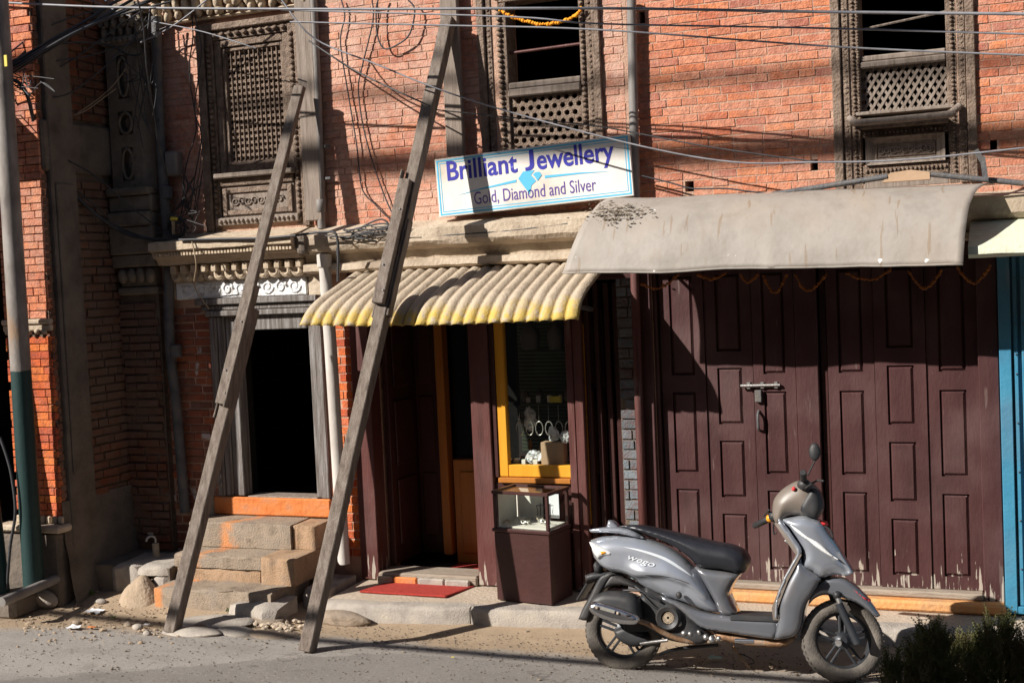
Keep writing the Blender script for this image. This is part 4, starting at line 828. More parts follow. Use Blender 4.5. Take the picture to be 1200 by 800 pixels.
for k in range(260):
    q = P(r_.gauss(724,15), r_.gauss(249,6.5), -.30); z = lerp([(-.62,2.56),(-.48,2.745),(-.38,2.815),(-.27,2.86)], -.30+r_.uniform(-.08,.08))
    px_, py_ = r_.gauss(724,16), r_.gauss(250,6); best = None
    for (yy, zz) in cp:
        c_ = P(px_, py_, yy); dd = abs(c_.z-(zz+.045))
        if best is None or dd < best[0]: best = (dd, c_)
    c_ = best[1]; mb.blob((c_.x, c_.y-.004, c_.z+.006), r_.uniform(.003,.008), k, .4, 1, (1.6,1,.6))
mb.obj('debris', M['stone_pil'], None); tag(bpy.data.objects['debris'], 'heap of dark twiggy debris lying on the tin canopy', 'debris', kind='stuff')
# pipes lying on the canopy top, scrap block
for (a, b, yy, r1, lab) in (((905,228),(1040,207),-.21,.018,'dark pipe lying along the canopy top below the carved window'),((1079,203),(1200,215),-.20,.017,'dark pipe lying across the ledge right of the scrap board')):
    MB().tube([P(*a,yy), P(*b,yy)], r1, 8).thing('loose_pipe', M['pipe_dark'], lab, 'pipe', smooth=50)
c0 = P(1034,214,-.20); MB().add([(c0.x,-.22,c0.z),(c0.x+.28,-.22,c0.z+.0),(c0.x+.28,-.22,c0.z+.045),(c0.x+.17,-.22,c0.z+.065),(c0.x+.05,-.22,c0.z+.055),(c0.x,-.16,c0.z),(c0.x+.28,-.16,c0.z),(c0.x+.28,-.16,c0.z+.045),(c0.x+.17,-.16,c0.z+.065),(c0.x+.05,-.16,c0.z+.055)],
  [(0,1,2,3,4),(9,8,7,6,5),(0,5,6,1),(1,6,7,2),(2,7,8,3),(3,8,9,4),(4,9,5,0)]).thing('scrap_board', M['card'], 'ragged brown scrap board lying on the canopy under the carved window', 'board')
c0 = P(1155,205,-.25); MB().beam((c0.x,-.26,c0.z-.03),(c0.x-.015,-.26,c0.z+.11),.03,.02,(0,1,0)).beam((c0.x-.015,-.26,c0.z+.08),(c0.x-.05,-.27,c0.z+.15),.03,.02,(0,1,0)).thing('iron_bracket', M['pipe_dark'], 'bent iron bracket at the right end of the tin canopy', 'bracket')
# ------------------------------------------------------------------ concrete chajja and blue gate on the right
ch = MB().extrude_x([(.012,2.60),(-.30,2.50),(-.50,2.425),(-.565,2.40),(-.575,2.355),(-.54,2.335),(.012,2.42)], -.31, 2.4, 16, .004)
ch.thing('concrete_slab_shade', M['concrete_green'], 'pale green edged concrete slab shade above the blue gate', 'sun shade', smooth=30)
bgx = -.168; gt = thing('blue_folding_gate', 'blue steel folding gate with narrow upright slats beside the maroon doors', 'gate', (.5,-.04,.13))
MB().box(bgx,bgx+.07,-.07,.0,.14,2.43).obj('gate_frame', M['blue_gate'], gt, bevel=.004)
for i in range(30):
    x = bgx+.082+i*.046; MB().box(x,x+.026,-.05-.012*(i % 2),-.02,.19,2.43).obj('slat', M['blue_gate'], gt, bevel=.004)
MB().box(bgx+.072,1.5,-.018,.0,.14,2.43).obj('backing', M['blue_gate'], gt)
MB().box(bgx+.072,1.5,-.07,-.02,.142,.188).obj('bottom_track', M['blue_gate'], gt, bevel=.004)
m2 = MB()
for z in (.42,.72,1.02,1.32,1.62,1.74,1.92,2.2):
    for i in range(30): m2.blob((bgx+.095+i*.046,-.056-.012*(i % 2),z), .006, i, .05, 1)
m2.obj('rivets', M['pipe_dark'], gt)
# ------------------------------------------------------------------ pipes on the wall
def pipe(pts, r, m, lab, clamps=(), joints=()):
    o = thing('drainpipe', lab, 'drainpipe', (pts[-1].x, pts[-1].y, min(p.z for p in pts)))
    MB().tube(smoothpath(pts,3), r, 14).obj('pipe', M[m], o, smooth=50)
    for t in joints:
        c = pts[0].lerp(pts[-1], t); d_ = (pts[-1]-pts[0]).normalized(); MB().tube([c-d_*.05, c-d_*.045, c+d_*.045, c+d_*.05], [r*1.02,r*1.22,r*1.22,r*1.02], 14).obj('joint', M[m], o, smooth=50)
    for t in clamps:
        c = pts[0].lerp(pts[-1], t); MB().box(c.x-r-.015,c.x+r+.06,c.y+.0,c.y+.02,c.z-.010,c.z+.010).obj('clamp', M['pipe_dark'], o, bevel=.003)
    return o
pipe([P(183,20,-.07), P(187,150,-.07), P(192,215,-.075), P(197,290,-.07), P(199,400,-.07), P(207,480,-.075), P(217,600,-.07)], .040, 'pipe_dark', 'dark iron drainpipe beside the carved stone pilaster', (), (.35,.67))
pipe([P(367,0,-.055), P(373,130,-.055), P(377,268,-.055)], .030, 'pipe_grey', 'thin grey pipe beside the upright board right of the lattice window', (.64,.78), (.9,))
pipe([P(380,298,-.13), P(389,430,-.12), P(397,560,-.11), P(403,660,-.11)], .047, 'pipe_white', 'dusty white drainpipe between the old doorway and the jewellery shop', (), (.02,))
pipe([P(740,0,-.06), P(742,110,-.06), P(745,236,-.08)], .032, 'pipe_grey', 'straight grey pipe at the right end of the shop sign', (), ())
# meter box, coil
c0 = P(204,192,-.05); mbx = thing('meter_box', 'small rounded grey junction box on the wall beside the dark drainpipe', 'junction box', (c0.x,-.05,c0.z-.09))
MB().box(c0.x-.055,c0.x+.055,-.10,.0,c0.z-.095,c0.z+.095).obj('case', M['pipe_grey'], mbx, bevel=.02, seg=2); MB().box(c0.x-.04,c0.x+.04,-.105,-.10,c0.z-.02,c0.z+.07).obj('cover', M['pipe_grey'], mbx, bevel=.004)
c0 = P(208,267,-.16); m2 = MB()
co = thing('cable_coil', 'coil of black cable tied with yellow tape hanging beside the cornice', 'cable coil', (c0.x,-.16,c0.z-.08))
for k in range(5):
    m2 = MB(); r0 = .066+.006*k; m2.tube([(c0.x+r0*math.cos(a)+.004*k, -.16-.008*k+.006*math.sin(3*a+k), c0.z+r0*math.sin(a)) for a in [i*math.pi/12 for i in range(25)]], .006, 6, cap=False); m2.obj('cable_loop', M['cable'], co, smooth='all')
MB().box(c0.x-.03,c0.x+.03,-.21,-.15,c0.z+.055,c0.z+.085).obj('yellow_tape', M['tag_yellow'], co, bevel=.006); MB().box(c0.x-.012,c0.x+.01,-.215,-.20,c0.z-.05,c0.z+.05).obj('tie', M['cable_tan'], co)
# ------------------------------------------------------------------ utility poles
def pole(b, t, r0, r1, lab, ):
    o = thing('utility_pole', lab, 'utility pole', b, 'steel utility poles'); b = Vector(b); t = Vector(t)
    MB().tube([b.lerp(t, i/12) for i in range(13)], r0, 20, r2=r1).obj('shaft', M['pole'], o, smooth=50)
    return o
pb = G(40,690,.2); pt = P(4,95,pb.y-.02); pt = pb+(pt-pb)*1.5
up_ = pole(pb, pt, .076, .066, 'steel utility pole painted dark green below and rusty grey above')
c0 = P(10,72,pb.y-.06); MB().box(c0.x-.012,c0.x+.012,c0.y-.03,c0.y-.02,c0.z-.04,c0.z+.04).obj('yellow_tag', M['tag_yellow'], up_)
pb2 = G(0,700,.15); pole(pb2, pb2+Vector((-.28,.1,3.2)), .075, .07, 'second dark green pole leaning at the edge beside the painted utility pole')
# ------------------------------------------------------------------ cables
def cable(pxs, yy, r, m, lab, group, n=6, cat='cable'):
    ys_ = yy if isinstance(yy, (list, tuple)) else [yy]*len(pxs)
    pts = smoothpath([P(a, b, c) for (a, b), c in zip(pxs, ys_)], n); mb = MB().tube(pts, r, 6, cap=False); nm = 'cable' if m != 'cable_tan' else 'thin_wire'
    return mb.thing(nm, M[m], lab, cat, group, smooth='all', fix=False)
L1 = 'grey overhead cable strung level across the upper house fronts'; g1 = 'overhead cables across the house fronts'
L2 = 'thin slack dark wire slung across the brick wall and canopy'; g2 = 'slack dark wires on the house fronts'
cable([(-20,2),(140,9),(400,11),(700,10),(950,14),(1230,17)], -.9, .009, 'cable_grey', 'thickest grey overhead cable, running from the utility pole across all the house fronts', g1)
cable([(330,12),(600,20),(700,28),(950,33),(1230,41)], -.8, .006, 'cable_grey', 'thin grey overhead cable just below the thickest one', g1)
cable([(340,26),(520,30),(700,35),(980,55),(1230,66)], -.7, .006, 'cable_grey', 'thin grey overhead cable sagging across the carved window rail', g1)
cable([(330,0),(368,45),(440,75),(515,105),(600,132),(750,171),(860,190),(958,190),(1028,189),(1100,184),(1230,170)], -.45, .006, 'cable_grey', 'long light grey cable dipping from the lattice window past the sign to the right', None)
cable([(362,48),(420,85),(503,124)], [-.15,-.3,-.5], .006, 'cable', 'thin dark wire slanting from the lattice window to the longer prop', g2)
cable([(503,128),(600,138),(700,148),(830,172),(958,190)], -.3, .005, 'cable', 'thin dark wire crossing from the longer prop above the sign to the carved window', g2)
cable([(752,206),(785,214),(812,221),(850,221),(875,224),(905,228)], -.08, .006, 'cable', 'dark wire lying on the top edge of the tin canopy beside the grey pipe', g2)
cable([(345,67),(420,82),(520,110),(600,128)], -.1, .004, 'cable_grey', L2+' ', g2) if False else None
cable([(400,0),(404,20),(399,50),(408,110),(418,170),(424,220),(440,240),(455,255),(465,262)], -.03, .0052, 'cable', 'dark cable hanging down the brick wall in a long bend, outer of two', 'cables hanging down the brick wall')
cable([(436,0),(437,25),(424,80),(420,105),(426,150),(440,200),(455,240),(467,262)], -.03, .0052, 'cable', 'dark cable hanging down the brick wall in an inward kink, inner of two', 'cables hanging down the brick wall')
cable([(478,0),(486,12),(480,40),(465,53),(450,57),(442,40),(441,10),(445,-5)], -.06, .006, 'cable', 'short loop of dark cable hanging from the eave above the brick wall', None)
# coil on the ledge
cable([(395,300),(396,285),(405,273),(425,266),(450,262),(458,268),(445,276),(428,277),(420,270),(432,262),(447,257),(455,265),(440,283),(428,277)], -.19, .007, 'cable', 'tangled loop of dark cable lying on the cream ledge beside the longer prop', None)
cable([(384,275),(420,281),(450,282),(520,276),(600,270),(665,262)], -.20, .005, 'cable', 'thin dark wire running along the cream ledge below the sign', None)
# bundle at the left
gB = 'bundle of black cables fanning from the utility pole'; LB = 'black cable of the bundle rising from the utility pole to the eave'
for i, (a, b, c, d_) in enumerate((((4,84),(60,52),(110,26),(165,-6)),((4,82),(55,50),(105,22),(150,-8)),((6,88),(70,48),(120,24),(180,0)),((5,92),(50,64),(112,28),(200,2)),((4,78),(50,54),(100,31),(185,-4)))):
    cable([a, b, c, d_], [-1.0,-.85,-.6,-.35], .011 if i != 3 else .008, 'cable', LB, gB)
cable([(6,92),(22,97),(33,115),(43,155),(62,195),(100,240),(140,270),(170,279),(205,281)], [-1.05,-1.0,-.95,-.8,-.65,-.45,-.25,-.2,-.18], .016, 'cable', 'thick black cable drooping from the utility pole to the cornice', None)
cable([(55,185),(80,215),(110,240),(140,266),(170,278)], [-.7,-.55,-.42,-.25,-.2], .006, 'cable', 'thin black cable following the thick drooping cable', None)
gW = 'slack wires by the utility pole'; LW = 'slack wire looping across the shaded side wall'
cable([(4,85),(40,53),(70,51),(100,50),(130,54),(150,64),(165,63),(172,45),(176,10)], [-1,-.8,-.6,-.4,-.25,-.2,-.2,-.2,-.2], .008, 'cable', 'slack black wire looping round the pilaster capital', gW)
cable([(6,88),(40,78),(75,70),(100,67),(130,58),(160,48),(180,38),(200,30)], [-1,-.8,-.6,-.45,-.3,-.2,-.15,-.15], .006, 'cable', 'slack black wire rising across the pilaster to the eave', gW)
cable([(10,137),(30,135),(50,139),(75,141),(95,130),(120,112),(137,95),(148,80)], [-1,-.8,-.6,-.5,-.4,-.3,-.25,-.2], .005, 'cable_tan', 'pale tan wire looping from the pole to the pilaster', None)
cable([(12,150),(30,157),(50,158),(68,150),(80,138),(100,130),(125,112),(136,104)], [-1,-.8,-.65,-.55,-.5,-.4,-.3,-.2], .005, 'cable_tan', 'frayed tan wire hanging under the looping wire by the pole', None)
cable([(225,18),(226,45),(222,75),(224,105),(230,150),(222,180),(216,205),(214,240),(210,262)], -.05, .005, 'cable', 'black wire hanging beside the carved lattice window, nearer the junction box', 'wires beside the lattice window')
cable([(228,18),(236,55),(232,95),(228,130),(236,160),(228,210),(222,255)], -.06, .005, 'cable', 'black wire hanging beside the carved lattice window, nearer its frame', 'wires beside the lattice window')
cable([(105,0),(160,22),(182,26),(240,38),(300,57)], -.35, .005, 'cable_grey', 'grey wire slanting down to the carved lattice window', None)
cable([(255,-10),(215,22),(190,38),(165,50)], -.3, .006, 'cable_grey', 'grey wire crossing the eave above the lattice window', None)
cable([(213,200),(220,215),(215,235),(198,255),(200,275),(212,283)], -.1, .005, 'cable', 'black wire looping from the junction box to the cable coil', None)
cable([(225,283),(230,310),(228,335),(240,355),(245,362)], [-.30,-.30,-.16,-.12,-.08], .005, 'cable_tan', 'tan wire hanging over the cornice onto the white frieze', None)
cable([(210,281),(260,280),(310,279),(345,276),(380,272),(395,278),(396,330)], -.30, .010, 'cable', 'black cable lying along the cornice over the doorway', None)
cable([(0,512),(8,535),(14,560),(18,600),(12,640),(8,690)], -1.15, .011, 'cable', 'thick black cable hanging between the two green poles', None)
for i, (pts, lab) in enumerate((([(4,86),(30,92),(60,84),(100,60),(140,30),(175,8)],'loose black cable sagging below the bundle towards the eave'),([(5,90),(35,110),(75,112),(115,85),(150,52),(182,20)],'deeply sagging black cable from the pole to the pilaster head'),([(3,70),(40,40),(80,22),(120,10),(160,-8)],'upper black cable rising steeply from the pole'),([(6,95),(25,130),(60,175),(110,205),(150,240),(190,270)],'thin black cable sagging along the side wall to the coil'),([(160,-5),(168,30),(172,80),(178,120),(186,170),(196,205)],'black cable hanging down the pilaster edge to the junction box'))):
    cable(pts, [-1.0+.85*k/(len(pts)-1) for k in range(len(pts))], .006, 'cable', lab, None)
# fine tangles of wire at the coil, under the capital and on the ledge
for i, (cx_, cy_, sx_, sy_, y_, lab) in enumerate(((215,262,20,22,-.17,'tangle of thin black wires round the cable coil'),(222,232,14,40,-.08,'tangle of thin black wires on the brick wall under the junction box'),(425,272,34,12,-.21,'tangle of thin dark wires heaped on the cream ledge'),(30,96,28,16,-.98,'tangle of thin black wires bound to the utility pole'),(165,90,26,60,-.22,'tangle of stray wires hung over the carved pilaster'))):
    q = random.Random(60+i); mb = MB()
    for k in range(5 if i < 5 else 2):
        pts = [P(cx_+q.gauss(0,.55)*sx_, cy_+q.gauss(0,.55)*sy_, y_-q.uniform(0,.05)) for _ in range(6)]; mb.tube(smoothpath(pts,7), .0035, 5, cap=False)
    mb.thing('wire_tangle', M['cable'], lab, 'wires', smooth='all', fix=False)
# heavy cable bundles high over the street (out of frame; their shadows cross wall and road)
gO = 'cable bundles high over the street'
for (y0, z0, z1, r) in ((-6.2,4.42,4.30,.045),(-6.6,8.95,8.80,.05),(-6.3,8.62,8.45,.03),(-6.8,9.6,9.3,.025)):
    MB().tube([(-14,y0,z0+.3),(-9,y0,z0),(-4,y0,(z0+z1)/2-.04),(2,y0,z1),(8,y0,z1+.3)], r, 8).thing('cable_bundle', M['cable'], 'heavy black cable bundle slung high over the street', 'cable', gO, smooth='all')
# ------------------------------------------------------------------ display cabinet
q0 = G(590,701,.118); q1 = G(646,706,.118); cx0, cx1, cy0, cy1 = q0.x, q1.x+.065, -.345, -.045
cb = thing('display_cabinet', 'maroon display cabinet with glass top standing before the jewellery window', 'cabinet', ((cx0+cx1)/2,-.19,.122))
MB().box(cx0,cx1,cy0,cy1,.125,.60).obj('cabinet_base', M['shop_brown'], cb, bevel=.004); MB().box(cx0-.012,cx1+.012,cy0-.012,cy1,.602,.628).obj('moulding', M['shop_brown'], cb, bevel=.006)
for x in (cx0,cx1-.022):
    for y in (cy0,cy1-.022): MB().box(x,x+.022,y,y+.022,.63,.862).obj('corner_post', M['shop_brown'], cb, bevel=.002)
frame_z = (.842,.864)
for a, b, c, d_ in ((cx0-.006,cx1+.006,cy0-.006,cy0+.02),(cx0-.006,cx1+.006,cy1-.02,cy1+.004),(cx0-.006,cx0+.02,cy0+.021,cy1-.021),(cx1-.02,cx1+.006,cy0+.021,cy1-.021)): MB().box(a,b,c,d_,.864,.886).obj('top_rail', M['shop_brown'], cb, bevel=.002)
MB().box(cx0+.02,cx1-.02,cy0+.02,cy1-.02,.873,.877).obj('glass_top', M['glass'], cb); MB().box(cx0+.022,cx1-.022,cy0+.008,cy0+.011,.63,.862).obj('glass_front', M['glass'], cb); MB().box(cx1-.011,cx1-.008,cy0+.022,cy1-.022,.63,.862).obj('glass_side', M['glass'], cb)
MB().box(cx0+.022,cx1-.20,cy1-.02,cy1-.016,.63,.86).obj('backing_card', M['whiteboard'], cb); MB().box(cx1-.16,cx1-.07,cy1-.02,cy1-.016,.66,.83).obj('backing_card', M['litter'], cb); MB().box(cx0+.022,cx0+.026,cy0+.03,cy1-.03,.64,.86).obj('backing_card', M['whiteboard'], cb)
MB().box(cx0+.024,cx1-.024,cy0+.024,cy1-.024,.629,.64).obj('tray', M['whiteboard'], cb)
for i in range(9):
    x = cx0+.05+.035*i; y = cy0+.06+.05*((i*7) % 4); m2 = MB(); a0 = i*1.3
    rr = .022+.008*(i % 3); m2.tube([(x+rr*math.cos(a), y+rr*.5*math.sin(a), .652+.02*abs(math.sin(a+a0))) for a in [k*math.pi/8 for k in range(17)]], .005, 5, cap=False)
    m2.thing('bangle', M['silver'] if i % 3 else M['cream2'], 'small bangle lying in the display cabinet tray', 'jewellery', 'jewellery in the display cabinet', smooth='all')
for i, x in enumerate((cx0+.24, cx0+.31)):
    m2 = MB().tube([(x,cy1-.07,.641),(x,cy1-.07,.76)], .004, 6); m2.tube([(x-.03,cy1-.07,.745),(x+.03,cy1-.07,.75)], .003, 6); m2.tube(smoothpath([(x-.03,cy1-.07,.745),(x-.02,cy1-.07,.70),(x-.03,cy1-.07,.66)],4), .003, 5); m2.tube(smoothpath([(x+.03,cy1-.07,.75),(x+.02,cy1-.07,.70),(x+.03,cy1-.07,.67)],4), .003, 5)
    m2.thing('earring_stand', M['pipe_dark'], 'thin dark earring stand inside the display cabinet', 'jewellery stand', 'stands in the display cabinet')
cb.rotation_euler = (0,0,R(-9)); cb.location.y -= .035
# things in the display window
def crumple(mb, sd, am):
    q = random.Random(sd); mb.v = [tuple(Vector(v)+Vector((q.uniform(-1,1),q.uniform(-1,1),q.uniform(-1,1)))*am) for v in mb.v]; return mb
def inwin(px, py, y=.25): return P(px, py, y)
for i, (px, py, w2) in enumerate(((622,416,.075),(652,414,.065))):
    c = inwin(px, py, .36); m2 = MB().lathe([(0,-.10),(.8*w2,-.10),(w2,-.02),(.9*w2,.04),(.45*w2,.07),(.36*w2,.10),(0,.115)], 16, 'z', (c.x, c.y, 1.91))
    m2.thing('necklace_bust', M['bust'], ('rounded' if i == 0 else 'narrower')+' grey necklace bust on the upper glass shelf of the shop window', 'display bust', smooth=50)
c = inwin(651,540,.10); MB().box(c.x-.095,c.x+.075,.065,.16,1.003,1.165).thing('cardboard_box', M['card'], 'open brown cardboard box in the jewellery window', 'box', bevel=.004)
MB().box(-3.035,-2.992,.12,.22,1.003,1.11).thing('cardboard_box', M['card'], 'narrow brown box at the right end of the jewellery window', 'box', bevel=.004)
for i, (px, py, r) in enumerate(((628,522,.045),(638,517,.04),(656,515,.05),(668,505,.04))):
    c = inwin(px, py, .2); zz = 1.168+r*.8 if i > 1 else 1.003+r; crumple(MB().blob((c.x,.12 if i < 2 else .10,zz), r, i, .5, 3, (1,.8,1)), i, r*.22).thing('plastic_bag', M['foil'], 'crumpled clear plastic bag by the cardboard box in the window', 'plastic bag', 'plastic bags in the jewellery window')
c = inwin(627,489,.3); crumple(MB().blob((c.x,.20,1.33), 1, 9, .35, 3, (.04,.025,.085)), 5, .010).thing('hanging_bag', M['foil'], 'clear plastic bag hanging from the glass shelf in the window', 'plastic bag')
c = inwin(651,472,.24); MB().box(c.x-.045,c.x+.045,.235,.24,1.43,1.475).thing('price_card', M['tag_yellow'], 'small yellow card standing on the lower glass shelf', 'card')
for px in (614,628): c = inwin(px,543,.09); MB().box(c.x-.017,c.x+.017,.08,.115,1.002,1.038).thing('ring_box', M['whiteboard'], 'tiny white ring box on the window floor', 'ring box', 'white ring boxes', bevel=.003)
c = inwin(605,548,.1); MB().lathe([(0,0),(.02,.0),(.032,.02),(.03,.045),(.02,.05)], 14, 'z', (c.x,.11,1.001)).thing('glass_bowl', M['foil'], 'small clear bowl in the corner of the jewellery window', 'bowl', smooth=50)
for i, (px, h) in enumerate(((622,.16),(634,.12))): c = inwin(px,530,.3); MB().lathe([(0,0),(.022,0),(.01,.02),(.012,h*.5),(.02,h*.6),(.008,h*.9),(0,h)], 10, 'z', (c.x,.30,1.001)).thing('brass_figure', M['orange_wood'], 'small dark brass figure on the window floor', 'figure', 'brass figures in the window', smooth=50)
for i, px in enumerate((614,632,664,668)): c = inwin(px,470,.3); MB().blob((c.x,.32,1.47), 1, i, .3, 2, (.03,.02,.045)).thing('jewellery_stand', M['bust'], 'small dim jewellery stand on the lower glass shelf', 'jewellery stand', 'stands on the lower glass shelf', smooth='all')
q = random.Random(77)
for i in range(11):
    x = -3.44+i*.042+q.uniform(-.008,.008); z, y = ((1.43,.25) if i % 2 else (1.002,.20)); h = q.uniform(.03,.07); w2 = q.uniform(.010,.018)
    MB().box(x-w2,x+w2,y,y+.02,z,z+h).thing('display_card', M['whiteboard'] if i % 3 else M['silver'], 'small upright jewellery card '+('on the lower glass shelf' if i % 2 else 'on the floor of the jewellery window'), 'card', 'cards on the lower glass shelf' if i % 2 else 'cards on the window floor', bevel=.002)
for i in range(6):
    x = -3.42+i*.075; MB().tube([(x+.028*math.cos(a), .14, 1.255+.05*math.sin(a)) for a in [k*math.pi/8 for k in range(17)]], .004, 5, cap=False).tube([(x,.14,1.30),(x,.14,1.42)], .0015, 4).thing('hanging_necklace', M['silver'], 'silver necklace hanging under the lower glass shelf', 'necklace', 'necklaces in the jewellery window', smooth='all')
# mat
m0 = [G(421,694,.122), G(522,700,.122), G(556,688,.122), G(452,684,.122)]
mm = MB().add([v for v in m0]+[v+Vector((0,0,.014)) for v in m0], [(3,2,1,0),(4,5,6,7),(0,1,5,4),(1,2,6,5),(2,3,7,6),(3,0,4,7)]); mm.thing('door_mat', M['mat_red'], 'red coir door mat before the jewellery shop threshold', 'door mat', bevel=.004)
# shop floor mat
MB().box(-4.15,-3.75,.22,.55,.137,.148).thing('floor_rug', M['mat_red'], 'worn red rug just inside the jewellery shop door', 'rug')
# ------------------------------------------------------------------ garlands
def garland(pts, r, m, lab, nb, par=None, cat='garland', group=None):
    pts = smoothpath(pts, 10); mb = MB(); tot = sum((b-a).length for a, b in zip(pts, pts[1:])); o = thing('garland', lab, cat, pts[0], group)
    acc = 0; sp = tot/nb; nxt = 0
    MB().tube(pts, r*.2, 4, cap=False).obj('string', M['cable_tan'], o)
    for a, b in zip(pts, pts[1:]):
        while nxt <= acc+(b-a).length: mb.blob(a+(b-a)*((nxt-acc)/max(1e-6,(b-a).length))+Vector((0,0,random.uniform(-.004,.004))), r*random.uniform(.75,1.2), int(nxt*1000), .35, 1); nxt += sp
        acc += (b-a).length
    mb.obj('flowers', M[m], o, smooth=60)
garland([P(586,12,-.04), P(598,19,-.04), P(618,26,-.04), P(638,29,-.04), P(660,25,-.04), P(675,18,-.04), P(681,10,-.04)], .0145, 'marigold', 'orange marigold garland draped across the upper window opening', 34)
for (a, b, c) in (((752,333),(770,338),(795,322)),((818,322),(835,327),(850,320)),((868,322),(876,331),(888,322)),((894,322),(908,343),(922,322)),((932,322),(946,341),(968,322)),((992,320),(1020,328),(1044,315)),((1065,318),(1084,338),(1104,316)),((1122,314),(1142,332),(1160,312))):
    garland([P(*a,-.32), P((a[0]+b[0])/2,(a[1]+b[1]*2)/3,-.32), P(*b,-.32), P((c[0]+b[0])/2,(c[1]+b[1]*2)/3,-.32), P(*c,-.32)], .010, 'garland_dry', 'dried orange garland looped under the tin canopy', 20, group='dried garlands under the canopy')
# ------------------------------------------------------------------ rubble, litter, weeds by the road
r_ = random.Random(9)
def rock(px, py, s, sq, lab, m='stone_grey', grp=None, sd=1, z=None):
    g = G(px, py, .08 if z is None else z); MB().blob((g.x, g.y, gz(g.x,g.y)+s*sq[2]*.55), s, sd, .35, 3, sq).thing('rock', M[m], lab, 'rock', grp, smooth=28)
MB().box(-7.6,-6.9,-1.25,-.86,.0,.19).thing('stone_footing', M['cement'], 'broken cement footing slab round the foot of the utility pole', 'footing', bevel=.04)
rock(52,703,.13,(1.5,.8,.6),'pale broken block at the edge of the pole footing', sd=2)
rock(395,660,.07,(1.6,1,.5),'dark rough stone beside the white drainpipe foot', 'cement', sd=3, z=.2)
rock(408,716,.10,(2.0,1,.5),'flat stone at the left end of the kerb', 'stone', sd=4)
for i, (px, py, s) in enumerate(((150,722,.03),(160,727,.035),(200,715,.03),(118,703,.03),(235,727,.045),(265,720,.04),(90,722,.025),(172,735,.025))):
    rock(px, py, s, (1.3,1,.7), 'small loose stone lying in the dirt by the platform', 'stone_grey' if i % 2 else 'stone', 'loose stones in the dirt', 10+i)
for i, (px, py, sx_, sy_) in enumerate(((250,722,.28,.16),(300,718,.25,.14),(225,735,.22,.12),(315,735,.2,.12),(275,733,.16,.10))):
    g = G(px, py, .07); m2 = MB().blob((g.x,g.y,gz(g.x,g.y)), 1, 30+i, .3, 3, (sx_,sy_,.035)); m2.thing('flagstone', M['stone'] if i % 2 else M['stone_grey'], 'sunken irregular flagstone '+('right of the shorter prop foot','just below the green weed tuft','under the shorter prop foot','beside the pale pebble heap','between the prop foot and the pebble heap')[i], 'flagstone', 'flagstones before the steps', smooth=40)
mb = MB()
for k in range(90):
    g = G(325+r_.gauss(0,11), 727+r_.gauss(0,4), .05); mb.blob((g.x,g.y,gz(g.x,g.y)+.02), r_.uniform(.012,.024), k, .35, 1, (1.3,1,.7))
tag(mb.obj('pebble_pile', M['cream'], None), 'heap of pale pebbles at the foot of the longer prop', 'pebbles', kind='stuff')
mb = MB()
for k in range(1100):
    x = r_.uniform(-7.3,.2); y = r_.uniform(-2.6,-.75) if k % 3 else r_.uniform(-1.25,-.6); mb.blob((x,y,gz(x,y)+.004), r_.uniform(.0025,.007)*(1 if k % 14 else 1.8), k, .3, 1, (1.2,1,.7))
tag(mb.obj('gravel', M['stone_pil'], None), 'scattered grit and gravel along the road edge', 'gravel', kind='stuff')
mb = MB()
for k in range(230):
    g = G(r_.uniform(20,215), r_.gauss(722,12), .06); mb.blob((g.x,g.y,gz(g.x,g.y)+.006), r_.uniform(.004,.013)*(1.8 if k % 23 == 0 else 1), k, .4, 1, (1.3,1,.7))
tag(mb.obj('rubble', M['soil'], None), 'crumbled soil and rubble in the dirt below the platform', 'rubble', kind='stuff')
mb = MB()
for k in range(2600):
    x = r_.uniform(-7.2,.3); y = -.72-r_.random()**1.4*1.7; mb.blob((x,y,gz(x,y)+.003), r_.uniform(.002,.006), k, .3, 1, (1.2,1,.7))
tag(mb.obj('grit', M['cement'], None), 'dark loose grit strewn over the dusty road surface', 'grit', kind='stuff')
def litter(px, py, s, m, lab, sd):
    g = G(px, py, .08); q = random.Random(sd); mb = MB(); n = 5
    for j in range(n):
        for i in range(n): mb.v.append((g.x+(i-2)*s*.4+q.uniform(-.1,.1)*s, g.y+(j-2)*s*.3, gz(g.x,g.y)+.015+q.uniform(0,.5)*s*.5))
    mb.f = [(j*n+i,j*n+i+1,j*n+n+i+1,j*n+n+i) for j in range(n-1) for i in range(n-1)]; mb.thing('litter', M[m], lab, 'litter', smooth=30)
litter(110,711,.075,'litter','crumpled white paper lying in the dirt below the platform',1); litter(86,730,.06,'litter','torn white wrapper lying near the road edge',2); litter(171,723,.025,'litter','tiny white scrap beside the shorter prop',3)
litter(107,729,.035,'orange_paint','small orange wrapper in the dirt',4); litter(132,716,.03,'weed','withered green leaf scrap in the dirt',5); litter(838,758,.05,'green_cloth','pale green scrap lying under the scooter',6); litter(530,764,.012,'tag_yellow','tiny yellow cigarette stub on the road before the shop',7)
def weed(px, py, s, lab, sd, z=.1):
    g = G(px, py, z); q = random.Random(sd); mb = MB(); z0 = gz(g.x, g.y)
    for k in range(150):
        a = q.uniform(0,6.28); rr = s*q.random()**.5; h = s*q.uniform(.2,.75)*(1-.5*rr/s); b = Vector((g.x+rr*math.cos(a), g.y+rr*math.sin(a)*.6, z0+h)); u = Vector((q.uniform(-1,1),q.uniform(-1,1),q.uniform(-.3,.8))).normalized()*s*.16; v = u.cross(Vector((q.uniform(-1,1),q.uniform(-1,1),1))).normalized()*s*.08
        mb.add([b-u,b+v,b+u,b-v], [(0,1,2,3)])
    o = thing('weed_tuft', lab, 'weed', (g.x,g.y,z0)); mb.obj('leaves', M['weed'], o, fix=False); MB().tube([(g.x,g.y,z0-.01),(g.x,g.y,z0+s*.3)], .004, 5).obj('stem', M['weed'], o)
